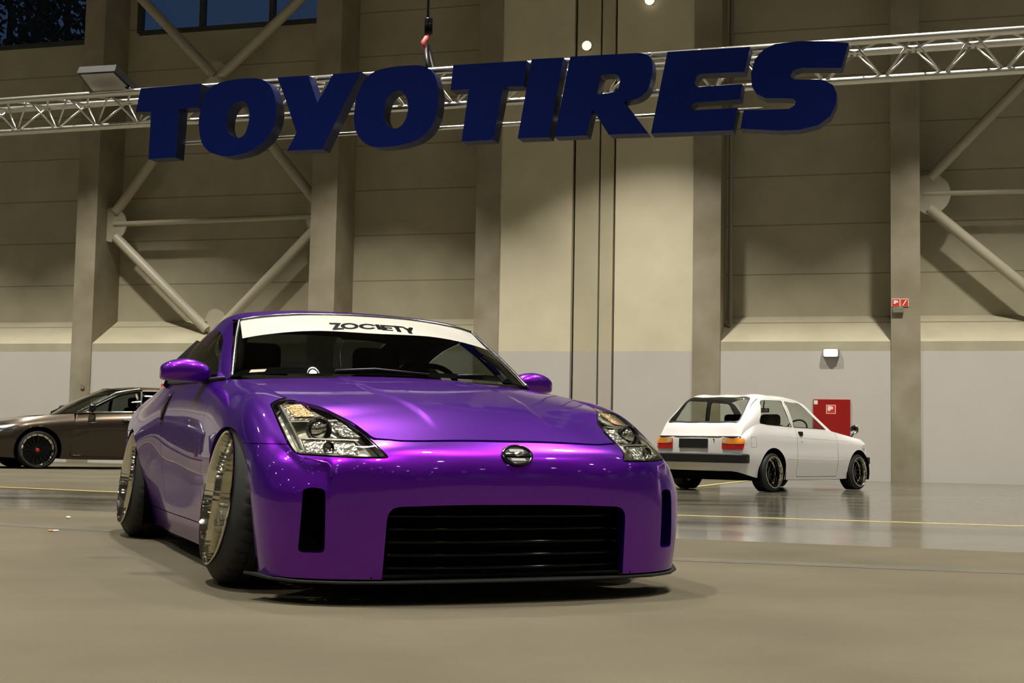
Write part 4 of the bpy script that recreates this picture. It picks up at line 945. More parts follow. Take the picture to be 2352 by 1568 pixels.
# vertical door handles set in dark recesses
dq = MB().join(door, quarter); dbv = bvh(dq)
def on_door(v, z, lift):
    h_ = dbv.ray_cast(Vector((2, v, z)), Vector((-1, 0, 0)))
    p = A3(h_[0]) if h_[0] is not None else A3([.82, v, z]); return p+A3([lift, 0, 0])
hd = rpoly([(1.515, .788), (1.56, .790), (1.715, .640), (1.69, .622), (1.655, .630)], [.02, .02, .02, .01, .03], 5)
hrec = offset(clip(dq, np.where(dq.V[:, 1] > 1.2, sdf(dq.V[:, [1, 2]], hd), -1)), .0015)
for s_ in (1, -1):
    o = mk('door_handle', hrec if s_ == 1 else hrec.mirror(), 'black_gloss', CAR)
    P = [on_door(v, z, .006) for v, z in ((1.555, .774), (1.60, .735), (1.645, .692), (1.68, .650))]; P = [(s_*p[0], p[1], p[2]) for p in P]
    mk('handle_bar', tube(P, [.004, .007, .007, .004], 10), 'darkchrome', o)
# wipers
for pts in (((696, 858), (770, 857), (860, 853), (985, 865)), ((1050, 868), (1110, 866), (1200, 878))):
    P = [on_ws(*p, .012) for p in pts]; P = [p for p in P if p is not None]
    if len(P) > 1:
        wpr = mk('wiper', tube(P, [.007]+[.006]*(len(P)-2)+[.004], 8), 'black', CAR)
        mk('wiper_blade', tube([p+A3([0, .012, -.004]) for p in P], .0035, 6), 'black_gloss', wpr)
cw = [(u, .405+.19*(abs(u)/.7)**2.2+.0, .836-.03*(abs(u)/.7)**2) for u in np.linspace(-.69, .69, 31)]
mk('cowl_panel', MB().join(*[MB([(a[0], a[1]-.03, a[2]-.004), (b[0], b[1]-.03, b[2]-.004), (b[0], b[1]+.008, b[2]+.004), (a[0], a[1]+.008, a[2]+.004)], [(0, 1, 2, 3)]) for a, b in zip(cw[:-1], cw[1:])]), 'black', CAR)
# cabin: floor tub, dashboard, seats, wheel, headlining
mk('underbody', bbox(-.60, .60, -.60, 3.30, .085, .12, .01), 'dark', CAR, smooth=False)
mk('light_block_bulkhead', MB().join(box(-.60, .60, -.58, -.54, .10, .52), box(-.64, .64, .50, .54, .10, .80), box(-.66, .66, 2.0, 2.05, .10, .82), box(-.68, -.64, .45, 2.2, .12, .80), box(.64, .68, .45, 2.2, .12, .80), box(-.60, -.58, -.5, .5, .3, .60), box(.58, .60, -.5, .5, .3, .60)), 'dark', CAR, smooth=False)  # bulkhead and dark inner walls, added unseen to block light inside the body
dsh = surf(A3([[(u, .50+.12*abs(u), .80), (u, .62, .845-.02*abs(u)), (u, .82, .835), (u, .93, .79), (u, .95, .66)] for u in (-.66, -.3, 0, .3, .66)]), .05, .03); mk('dashboard', grid_mb(dsh, outward=(0, .7, .3)), 'interior', CAR)
for s_ in (1, -1):
    x = .33*s_
    st_ = mk('seat', bevel(MB([(x-.24, 1.15, .30), (x+.24, 1.15, .30), (x-.24, 1.62, .28), (x+.24, 1.62, .28), (x-.22, 1.12, .44), (x+.22, 1.12, .44), (x-.22, 1.62, .40), (x+.22, 1.62, .40)], box(0, 1, 0, 1, 0, 1).F), .04, 3), 'interior', CAR)
    mk('backrest', bevel(MB([(x-.25, 1.50, .36), (x+.25, 1.50, .36), (x-.24, 1.66, .36), (x+.24, 1.66, .36), (x-.17, 1.74, .93), (x+.17, 1.74, .93), (x-.16, 1.84, .91), (x+.16, 1.84, .91)], box(0, 1, 0, 1, 0, 1).F), .045, 3), 'interior', st_)
    mk('headrest', bbox(x-.13, x+.13, 1.77, 1.87, .92, 1.07, .04, 3), 'interior', st_)
sw = lathe([(.0+.012*math.cos(a), .175+.014*math.sin(a)) for a in np.linspace(0, 2*math.pi, 9)[:-1]], 40, closed=True); sw.xf(Matrix.Translation((.34, 1.05, .78))@Matrix.Rotation(math.radians(-62), 4, 'X')@Matrix.Rotation(math.radians(90), 4, 'Y')); mk('steering_wheel', sw, 'interior', CAR)
lin = rfull.copy(); lin.V = lin.V*A3([.97, 1, 1])-A3([0, 0, .03]); lin = clip(lin, 2.0-lin.V[:, 1]); mk('headlining', lin, 'interior', CAR)
for s_ in (1, -1):
    mk('inner_pillar', tube([(s_*.735, 1.93, .82), (s_*.70, 1.95, .92), (s_*.58, 1.97, 1.04)], .055, 10), 'interior', CAR)
    mk('inner_pillar', tube([(s_*.66, .74, .86), (s_*.60, .95, 1.00), (s_*.545, 1.11, 1.09)], .028, 8), 'interior', CAR)
mk('rear_shelf', bbox(-.62, .62, 2.0, 3.0, .66, .80, .03), 'interior', CAR)
mir_ = mk('cabin_mirror', bbox(-.11, .11, .985, 1.005, 1.045, 1.095, .01), 'black', CAR)
# wheels
RIM_R, TYRE_R = .2577, .322
def ripple(i, k, r): return r
rim_prof = [(-.006, .2500), (.001, .2577), (.006, .2577), (.008, .2545), (.004, .2490), (-.012, .2455), (-.055, .2405), (-.10, .2375), (-.145, .2340), (-.165, .2300), (-.170, .2180), (-.176, .205)]
seg = 320
rr = 1+.0030*np.convolve(np.tile(rng.normal(size=seg), 3), np.ones(3)/3, 'same')[seg:2*seg]
rim_mb = lathe(rim_prof, seg, lambda i, k, r: r*(rr[k] if 4 <= i <= 9 else 1.0)); rim_mb.F = [tuple(reversed(f)) for f in rim_mb.F]
barrel = lathe([(-.176, .205), (-.24, .225), (-.262, .252)], 72)
tp_ = [(-.004, .251), (-.004, .258), (-.012, .272), (-.026, .293), (-.040, .309), (-.052, .317), (-.068, .3215), (-.092, .322), (-.094, .316), (-.103, .316), (-.105, .322), (-.138, .322), (-.140, .316), (-.150, .316), (-.152, .322), (-.186, .322), (-.188, .316), (-.197, .316), (-.199, .322), (-.222, .321), (-.238, .315), (-.252, .298), (-.262, .27), (-.264, .252)]
def tread(i, k, r):
    if (i in (5, 6, 7) or 18 <= i <= 20) and k % 5 == 0: return r-.006
    if (10 <= i <= 11 or 14 <= i <= 15) and k % 5 == 2: return r-.004
    return r
tyre_mb = lathe(tp_, 200, tread); tyre_mb.F = [tuple(reversed(f)) for f in tyre_mb.F]
def spokes():
    b = MB()
    for k in range(10):
        a = 2*math.pi*k/10
        s = bevel(MB([(-.165, -.016, .05), (-.165, .016, .05), (-.20, -.016, .05), (-.20, .016, .05), (-.150, -.011, .212), (-.150, .011, .212), (-.185, -.013, .212), (-.185, .013, .212)], [(0, 1, 3, 2), (4, 6, 7, 5), (0, 4, 5, 1), (2, 3, 7, 6), (0, 2, 6, 4), (1, 5, 7, 3)]), .005)
        b.join(s.xf(Matrix.Rotation(a, 4, 'X')))
    return b.join(lathe([(-.21, .07), (-.155, .07), (-.150, .055), (-.150, 0)], 36))
spk = spokes(); disc = lathe([(-.215, 0), (-.215, .17), (-.235, .17), (-.235, 0)], 48)
def wheel(s_, v, u, z, cam_, toe):
    base = Matrix.Translation((u, v, z))@Matrix.Rotation(toe, 4, 'Z')@Matrix.Rotation(-cam_, 4, 'Y')
    def put(mb, flat=False):
        q = mb.copy().xf(base)
        if flat: q.V[:, 2] = np.maximum(q.V[:, 2], .0045)
        return q if s_ == 1 else q.mirror()
    w_ = mk('wheel', put(rim_mb), 'chrome', CAR, angle=35); mk('rim_barrel', put(barrel), 'darkchrome', w_)
    mk('tyre', put(tyre_mb, True), 'rubber', w_, angle=35); mk('wheel_face', put(spk), 'darkchrome', w_, angle=30); mk('brake_disc', put(disc), 'greybox', w_, angle=30)
for s_ in (1, -1):
    wheel(s_, 0.0, .866, .338, math.radians(7.5), 0.0); wheel(s_, 2.65, .853, .335, math.radians(6.6), 0.0)
# wheel housings: dark liners inside the arches
for s_ in (1, -1):
    for a in (AF, AR):
        L_ = MB(); n = 40; R = a[2]+.012; K_ = (a[3]/a[2] if len(a) > 3 else 1.0); V = []; F = []
        for k in range(n+1):
            t = math.radians(-22)+math.radians(224)*k/n
            for x in (.815, .45): V.append((s_*x, a[0]+R*math.cos(t)*(K_*1.03 if math.cos(t) < 0 else 1.06), a[1]+R*math.sin(t)))
        F = [(2*k, 2*k+1, 2*k+3, 2*k+2) for k in range(n)]; c0 = len(V); V.append((s_*.45, a[0], a[1])); F += [(2*k+1, c0, 2*k+3) for k in range(n)]
        mk('wheel_liner', MB(V, F), 'dark', CAR)
    # side indicator repeater
# ================================================================== small cars behind: shared builder
def car_wheel(parent, s_, v, u, z, rim_r, tyre_r, width, cam_, dish, face, hub=None, nsp=12):
    base = Matrix.Translation((u, v, z))@Matrix.Rotation(-cam_, 4, 'Y')
    def put(mb, flat=False):
        q = mb.copy().xf(base)
        if flat: q.V[:, 2] = np.maximum(q.V[:, 2], .004)
        return q if s_ == 1 else q.mirror()
    rim = lathe([(-.005, rim_r-.008), (.001, rim_r), (.005, rim_r-.001), (.005, rim_r-.006), (-.006, rim_r-.012), (-dish*.5, rim_r-.018), (-dish, rim_r-.024), (-dish-.004, rim_r-.045)], 72); rim.F = [tuple(reversed(f)) for f in rim.F]
    w_ = mk('wheel', put(rim), 'chrome', parent, angle=35)
    t = lathe([(-.004, rim_r-.004), (-.003, rim_r+.006), (-.008, rim_r+(tyre_r-rim_r)*.45), (-.022, tyre_r-.010), (-.040, tyre_r-.001), (-.06, tyre_r), (-width+.05, tyre_r), (-width+.025, tyre_r-.004), (-width+.006, tyre_r-.025), (-width, rim_r-.01)], 72); t.F = [tuple(reversed(f)) for f in t.F]
    mk('tyre', put(t, True), 'rubber', w_, angle=35)
    b = MB(); r1 = rim_r-.029
    for k in range(nsp):
        s = bevel(MB([(-dish-.004, -.014, .035), (-dish-.004, .014, .035), (-dish-.034, -.014, .035), (-dish-.034, .014, .035), (-dish+.004, -.008, r1), (-dish+.004, .008, r1), (-dish-.022, -.009, r1), (-dish-.022, .009, r1)], [(0, 1, 3, 2), (4, 6, 7, 5), (0, 4, 5, 1), (2, 3, 7, 6), (0, 2, 6, 4), (1, 5, 7, 3)]), .003, 1)
        b.join(s.xf(Matrix.Rotation(2*math.pi*k/nsp, 4, 'X')))
    b.join(lathe([(-dish-.045, r1+.002), (-dish-.05, .0)], 48), lathe([(-dish-.04, .052), (-dish+.004, .050), (-dish+.008, .04), (-dish+.008, 0)], 28))
    mk('wheel_face', put(b), face, w_, angle=30)
    mk('rim_barrel', put(lathe([(-dish-.03, rim_r-.03), (-width+.02, rim_r-.03), (-width+.005, rim_r-.006)], 48)), 'dark', w_)
    if hub: mk('hub_cap', put(ellipsoid((-dish+.010, 0, 0), (.012, .030, .030), 20, 10)), hub, w_)
    return w_
def arch_liner(parent, s_, a, xo, xi):
    n = 28; V = []; R = a[2]+.01
    for k in range(n+1):
        t = math.radians(-20)+math.radians(220)*k/n
        for x in (xo, xi): V.append((s_*x, a[0]+R*math.cos(t), a[1]+R*math.sin(t)))
    F = [(2*k, 2*k+1, 2*k+3, 2*k+2) for k in range(n)]; V.append((s_*xi, a[0], a[1])); F += [(2*k+1, len(V)-1, 2*k+3) for k in range(n)]
    mk('wheel_liner', MB(V, F), 'dark', parent)
def sided(parent, name, mb, m, sides=(1, -1), **k):
    out = []
    for s_ in sides: out.append(mk(name, mb.copy() if s_ == 1 else mb.mirror(), m, parent, **k))
    return out
def on_side(bv, P2, sgn, lift, th=0.002, holes=()):
    """flat shape laid on a body side; P2 as (y, z)"""
    pr = prism(P2, 0, 1, holes); V = []
    for p in pr.V:
        h_ = bv.ray_cast(Vector((2*sgn, p[0], p[1])), Vector((-sgn, 0, 0))); x = h_[0][0] if h_[0] is not None else sgn*.7
        V.append((x+sgn*(lift+(th if p[2] > .5 else 0)), p[0], p[1]))
    return MB(V, pr.F if sgn < 0 else pr.F)
def on_back(bv, P2, lift, th=0.002, y0=8, d=-1):
    pr = prism(P2, 0, 1); V = []
    for p in pr.V:
        h_ = bv.ray_cast(Vector((p[0], y0, p[1])), Vector((0, d, 0))); y = h_[0][1] if h_[0] is not None else 2.96
        V.append((p[0], y-d*(lift+(th if p[2] > .5 else 0)), p[1]))
    return MB(V, pr.F)

# ================================================================== WHITE HATCHBACK
hd_ = math.radians(46.87); fwd = A3([math.cos(hd_), math.sin(hd_), 0])
HB = empty('hatchback_car', A3([2.961, 18.376, 0])+2.3*fwd, hd_+math.pi/2); tag(HB, 'small white three door hatchback with black bumpers seen from behind', 'car')
HC = [
 col((0,-.33,.20),(0,-.355,.30),(0,-.365,.44),(0,-.365,.58),(0,-.345,.68),(0,-.27,.735)),
 col((.40,-.325,.20),(.40,-.35,.30),(.40,-.36,.44),(.40,-.36,.58),(.40,-.34,.68),(.40,-.265,.735)),
 col((.60,-.31,.20),(.61,-.335,.30),(.62,-.345,.44),(.62,-.345,.58),(.61,-.325,.68),(.59,-.25,.737)),
 col((.69,-.25,.20),(.705,-.265,.30),(.715,-.27,.44),(.712,-.27,.58),(.70,-.255,.67),(.655,-.19,.738)),
 col((.71,-.12,.19),(.728,-.12,.30),(.742,-.12,.44),(.738,-.12,.58),(.725,-.12,.675),(.675,-.10,.742)),
 col((.715,.10,.18),(.735,.10,.30),(.750,.10,.44),(.746,.10,.58),(.732,.10,.695),(.685,.12,.765)),
 col((.715,.40,.165),(.737,.40,.30),(.752,.40,.435),(.748,.40,.58),(.736,.40,.705),(.692,.42,.80)),
 col((.715,.72,.16),(.738,.72,.30),(.755,.72,.43),(.750,.72,.58),(.740,.72,.715),(.700,.72,.835)),
 col((.715,1.3,.16),(.738,1.3,.30),(.757,1.3,.435),(.753,1.3,.58),(.744,1.3,.725),(.705,1.3,.852)),
 col((.715,1.8,.16),(.738,1.8,.30),(.757,1.8,.44),(.753,1.8,.58),(.745,1.8,.735),(.703,1.8,.868)),
 col((.712,2.3,.165),(.736,2.3,.30),(.755,2.3,.447),(.751,2.3,.59),(.742,2.3,.742),(.698,2.3,.882)),
 col((.70,2.65,.19),(.722,2.65,.31),(.742,2.65,.45),(.740,2.65,.60),(.730,2.65,.745),(.690,2.60,.890)),
 col((.68,2.86,.23),(.695,2.88,.33),(.715,2.90,.45),(.715,2.90,.59),(.706,2.89,.715),(.672,2.80,.82)),
 col((.60,2.93,.26),(.62,2.955,.34),(.64,2.975,.45),(.645,2.975,.58),(.64,2.975,.66),(.640,2.955,.725)),
 col((.30,2.945,.27),(.31,2.97,.35),(.31,2.99,.45),(.31,2.99,.58),(.31,2.985,.67),(.31,2.975,.725)),
 col((0,2.95,.27),(0,2.975,.35),(0,2.995,.45),(0,2.995,.58),(0,2.99,.67),(0,2.98,.725))]
hb = grid_mb(surf(A3(HC), .03, .03, 'cr', 'cr', mirror='both'), outward=(0, 1.3, .4))
HAF, HAR = (0.0, .262, .318), (2.30, .262, .322)
hb = clip(hb, arch(hb.V, HAF)); hb = clip(hb, arch(hb.V, HAR))
hfull = hb.both(); hbv = bvh(hfull)
dcut = lambda P: np.minimum(np.minimum(P[:, 1]-.615, 1.705-P[:, 1]), np.minimum(P[:, 2]-.20, 3))
hdoor, hbody = split(hb, lambda P: np.minimum(dcut(P), 3), .003)
mk('body', hbody.both(), 'white', HB); 
for o in sided(HB, 'door', hdoor, 'white'): pass
mk('door_backing', MB().join(box(-.70, .70, .60, 1.72, .19, .72)), 'dark', HB, smooth=False)  # plain dark box backing the door gaps
# bonnet and scuttle
HBN = A3([[(0,-.272,.737),(.30,-.268,.737),(.56,-.252,.738),(.66,-.185,.738)], [(0,.0,.785),(.30,.0,.783),(.56,.0,.775),(.682,.0,.752)], [(0,.36,.828),(.30,.36,.825),(.56,.36,.815),(.690,.38,.795)], [(0,.64,.850),(.30,.645,.847),(.56,.66,.842),(.700,.72,.836)]])
mk('bonnet', grid_mb(surf(HBN, .05, .05, 'cr', 'cr'), outward=(0, .2, .2)).both(), 'white', HB)
HWS = A3([[(0,.62,.848),(0,.95,1.055),(0,1.30,1.262)], [(.35,.635,.846),(.32,.96,1.052),(.29,1.305,1.258)], [(.62,.69,.840),(.56,1.0,1.04),(.50,1.33,1.240)]])
hw = grid_mb(surf(HWS, .04, .04, 'nat', 'nat', mirror='start'), outward=(0, 1.5, .6)); mk('windshield', hw.both(), 'clearglass', HB)
# roof and tailgate
HR = A3([[(0,1.30,1.270),(0,1.6,1.292),(0,2.0,1.300),(0,2.36,1.293),(0,2.46,1.268),(0,2.72,1.055),(0,2.88,.905),(0,2.975,.727)],
 [(.30,1.305,1.266),(.30,1.6,1.288),(.30,2.0,1.296),(.30,2.36,1.289),(.30,2.46,1.264),(.30,2.72,1.052),(.30,2.88,.903),(.30,2.97,.727)],
 [(.50,1.33,1.248),(.51,1.6,1.274),(.515,2.0,1.281),(.505,2.36,1.274),(.50,2.455,1.250),(.535,2.715,1.045),(.575,2.87,.898),(.615,2.955,.727)],
 [(.555,1.35,1.225),(.575,1.6,1.245),(.58,2.0,1.252),(.565,2.36,1.245),(.555,2.44,1.225),(.585,2.70,1.035),(.615,2.855,.890),(.640,2.945,.727)]])
hr = grid_mb(surf(HR, .03, .03, 'nat', 'cr', mirror='start'), outward=(0, 1.9, .6))
HW2 = rpoly([(-.485, 2.487), (.485, 2.487), (.565, 2.865), (-.565, 2.865)], [.03, .03, .06, .06], 5)
hglass, hroof = split(hr, lambda P: sdf(P[:, :2], HW2), .0)
hroof_, hgate = split(hroof, lambda P: 2.43-P[:, 1], .002)
mk('roof', hroof_.both(), 'white', HB); gate = mk('tailgate', hgate.both(), 'white', HB); mk('rear_window', hglass.both(), 'clearglass', HB)
rs = clip(hr, sdf(hr.V[:, :2], rpoly([(-.50, 2.475), (.50, 2.475), (.582, 2.88), (-.582, 2.88)], [.03, .03, .06, .06], 5))); rs = clip(rs, -sdf(rs.V[:, :2], HW2)); mk('window_seal', offset(rs.both(), .003), 'black', gate)
# pillars and side glass
HS = A3([[(.700,.70,.834),(.695,.71,.838),(.690,.72,.842)], [(.703,.90,.842),(.675,.90,.900),(.612,.965,1.02)], [(.704,1.12,.848),(.665,1.12,.98),(.572,1.20,1.17)], [(.705,1.36,.853),(.66,1.36,1.03),(.555,1.35,1.225)], [(.704,1.62,.861),(.66,1.62,1.05),(.575,1.60,1.245)], [(.702,1.95,.872),(.66,1.95,1.06),(.580,2.0,1.252)], [(.696,2.33,.883),(.656,2.34,1.07),(.565,2.36,1.245)], [(.692,2.50,.888),(.656,2.50,1.04),(.558,2.46,1.205)], [(.684,2.70,.862),(.655,2.71,.95),(.585,2.70,1.035)], [(.668,2.82,.805),(.65,2.84,.85),(.615,2.855,.890)], [(.645,2.94,.73),(.643,2.945,.73),(.640,2.948,.728)]])
hs_ = grid_mb(surf(HS, .03, .03, 'cr', 'nat'), outward=(0, 1.6, .8))
QW = rpoly([(1.895, 1.222), (2.33, 1.215), (2.385, 1.20), (2.545, .925), (2.50, .895), (1.80, .880)], [.02, .03, .02, .05, .05, .01], 4)
DW = rpoly([(1.795, 1.215), (1.40, 1.205), (1.325, 1.165), (.885, .862), (1.715, .877)], [.02, .05, .05, .02, .01], 4)
qw, hs_ = split(hs_, lambda P: sdf(P[:, [1, 2]], QW)); dw, hs_ = split(hs_, lambda P: sdf(P[:, [1, 2]], DW))
sided(HB, 'side_pillar', hs_, 'white'); sided(HB, 'quarter_window', qw, 'clearglass'); sided(HB, 'door_window', dw, 'clearglass')
sbv = bvh(hs_.join(qw, dw).both())
for s_ in (1, -1):
    for poly in (QW, DW):
        big = [(A3(p)-A3(poly).mean(0))*1.035+A3(poly).mean(0) for p in poly]
        mk('window_seal', on_side(sbv, [tuple(p) for p in big], s_, .001, .003, [poly]), 'black', HB, smooth=False)
# tail: lamps, plate, bumper, trim line
back_f = lambda V, P: np.where(V[:, 1] > 2.80, sdf(V[:, [0, 2]], P), -1)
for s_ in (1, -1):
    def lampcut(P, d, m, nm, par):
        q = clip(hb, back_f(hb.V, P)); q = offset(q, d); q = q if s_ == 1 else q.mirror(); o = mk(nm, q, m, par); r = flange(q, d+.004)
        if len(r.V): mk('lamp_edge', r, m, o) if par is HB else None
        return o
    tl_ = lampcut(rpoly([(.40, .553), (.69, .553), (.70, .697), (.40, .697)], .012), .012, 'red', 'tail_lamp', HB)
    lampcut(rpoly([(.404, .626), (.695, .626), (.70, .694), (.404, .694)], .006), .0155, 'amber', 'amber_lens', tl_)
    lampcut([(.412, .636), (.478, .636), (.478, .686), (.412, .686)], .019, 'grey_light', 'reverse_lens', tl_)
mk('number_plate', on_back(hbv, [(-.17, .567), (.29, .567), (.29, .690), (-.17, .690)], .004, .012), 'plate', HB, smooth=False)
mk('tailgate_lock', on_back(hbv, [(-.27, .672), (-.255, .672), (-.255, .69), (-.27, .69)], .003, .01), 'black', HB, smooth=False)
mk('tailgate_gap', tube([(u, 2.975+.006-.03*(abs(u)/.65)**4, .716) for u in np.linspace(-.66, .66, 25)], .006, 8), 'black', HB)
bp = MB(); P = [(.735, 2.86, 0), (.737, 2.93, 0), (.715, 3.01, 0), (.62, 3.07, 0), (.30, 3.09, 0), (0, 3.095, 0)]
P = P+[(-a, b, c) for a, b, c in P[:-1]][::-1]; V = []; F = []
for i, p in enumerate(P):
    p = A3(p); d = A3(P[min(i+1, len(P)-1)])-A3(P[max(i-1, 0)]); n = A3([d[1], -d[0], 0]); n /= np.linalg.norm(n); n = n if n[1]+n[0]*np.sign(p[0])*.5 > 0 else -n
    for dx, z in ((-.06, .385), (-.012, .378), (0, .392), (0, .482), (-.012, .497), (-.06, .495)): V.append(p+n*dx+A3([0, 0, z]))
m6 = 6
for i in range(len(P)-1):
    for k in range(m6): F.append((i*m6+k, i*m6+(k+1) % m6, (i+1)*m6+(k+1) % m6, (i+1)*m6+k))
F += [tuple(range(m6)), tuple(reversed(range((len(P)-1)*m6, len(P)*m6)))]
mk('rear_bumper', MB(V, F), 'black', HB, smooth=False)
fb = MB([(x, y, z) for z in (.375, .475) for (x, y) in ((-.70, -.20), (-.72, -.38), (-.60, -.44), (.60, -.44), (.72, -.38), (.70, -.20))], [(0, 1, 2, 3, 4, 5), (11, 10, 9, 8, 7, 6)]+[(k, k+6, (k+1) % 6+6, (k+1) % 6) for k in range(6)])
mk('front_bumper', bevel(fb, .012), 'black', HB, smooth=False)
for s_ in (1, -1):
    mk('door_handle', on_side(hbv, rpoly([(1.53, .815), (1.66, .815), (1.645, .765), (1.60, .748), (1.55, .765)], .02), s_, .001, .008), 'black_gloss', HB, smooth=False)
    mk('door_lock', on_side(hbv, [(1.585, .665), (1.600, .665), (1.600, .68), (1.585, .68)], s_, .001, .003), 'greybox', HB, smooth=False)
    mk('side_marker', on_side(hbv, rpoly([(-.20, .60), (-.12, .60), (-.12, .66), (-.20, .66)], .01), s_, .001, .012), 'grey_light', HB, smooth=False)
    mi = mk('fender_mirror', tube([(s_*.60, -.02, .76), (s_*.61, -.06, .80), (s_*.62, -.08, .85)], .012, 8), 'black', HB)
    cup = lathe([(.0, .062), (.012, .068), (.045, .055), (.075, .03), (.085, 0)], 28); cup.xf(Matrix.Translation((s_*.622, -.07, .875))@Matrix.Rotation(math.radians(-90), 4, 'Z'))
    mk('mirror_shell', cup, 'black_gloss', mi, angle=40)
    gl_ = lathe([(0, .060), (-.004, .056), (-.005, 0)], 28); gl_.xf(Matrix.Translation((s_*.622, -.07, .875))@Matrix.Rotation(math.radians(-90), 4, 'Z')); mk('mirror_glass', gl_, 'bright', mi, angle=40)
    car_wheel(HB, s_, 0.0, .752, .262, .208, .262, .215, math.radians(2.5), .085, 'black_gloss', None, 10); car_wheel(HB, s_, 2.3, .757, .262, .208, .262, .225, math.radians(2.5), .095, 'black_gloss', None, 10)
    arch_liner(HB, s_, HAF, .735, .45); arch_liner(HB, s_, HAR, .735, .45)
for s_ in (1, -1):
    for pts in ([(-.10, .688), (.4, .705), (.9, .716), (1.4, .727), (1.9, .738), (2.4, .748), (2.84, .752)], [(.36, .43), (.9, .432), (1.5, .438), (1.94, .443)]):
        P = []
        for y, z in pts:
            h_ = hbv.ray_cast(Vector((2*s_, y, z)), Vector((-s_, 0, 0)))
            if h_[0] is not None: P.append(A3(h_[0])-A3([s_*.0035, 0, 0]))
        mk('body_crease', tube(P, .0055, 8), 'white', HB)
fl2 = on_side(hbv, rpoly([(2.70, .585), (2.70, .72), (2.82, .72), (2.82, .585)], .012), -1, .0005, .001, [rpoly([(2.704, .589), (2.704, .716), (2.816, .716), (2.816, .589)], .012)]); mk('fuel_flap', fl2, 'greybox', HB, smooth=False)
# underside, cabin
mk('underbody', MB().join(bbox(-.62, .62, -.25, 2.80, .15, .26, .03), bbox(-.45, .45, 2.55, 2.90, .17, .30, .05), box(-.60, .60, .55, .58, .2, .80)), 'dark', HB, smooth=False)
mk('cabin_floor', box(-.66, .66, .6, 2.85, .26, .30), 'dark', HB, smooth=False)
mk('dashboard', bbox(-.62, .62, .66, .92, .62, .84, .04), 'interior', HB)
for s_ in (1, -1):
    x = .30*s_
    st_ = mk('seat', bbox(x-.22, x+.22, 1.10, 1.55, .30, .48, .05), 'interior', HB)
    mk('backrest', bevel(MB([(x-.23, 1.48, .40), (x+.23, 1.48, .40), (x-.23, 1.62, .40), (x+.23, 1.62, .40), (x-.19, 1.62, .90), (x+.19, 1.62, .90), (x-.19, 1.74, .88), (x+.19, 1.74, .88)], box(0, 1, 0, 1, 0, 1).F), .05, 3), 'interior', st_)
    mk('headrest', bbox(x-.15, x+.15, 1.62, 1.73, .88, 1.05, .05, 3), 'interior', st_)
mk('rear_seat', MB().join(bbox(-.60, .60, 2.05, 2.40, .30, .52, .05), bbox(-.60, .60, 2.30, 2.44, .45, .84, .05)), 'interior', HB)
sw2 = lathe([(.012*math.cos(a), .17+.012*math.sin(a)) for a in np.linspace(0, 2*math.pi, 9)[:-1]], 32, closed=True); sw2.xf(Matrix.Translation((-.30, 1.0, .84))@Matrix.Rotation(math.radians(-62), 4, 'X')@Matrix.Rotation(math.radians(90), 4, 'Y')); mk('steering_wheel', sw2, 'interior', HB)
cm = mk('cabin_mirror', bbox(-.10, .10, 1.38, 1.41, 1.085, 1.145, .012), 'black', HB); mk('mirror_glass', bbox(-.092, .092, 1.408, 1.414, 1.092, 1.138, .002), 'bright', cm); mk('mirror_stem', tube([(0, 1.38, 1.14), (0, 1.36, 1.25)], .008, 8), 'black', cm)

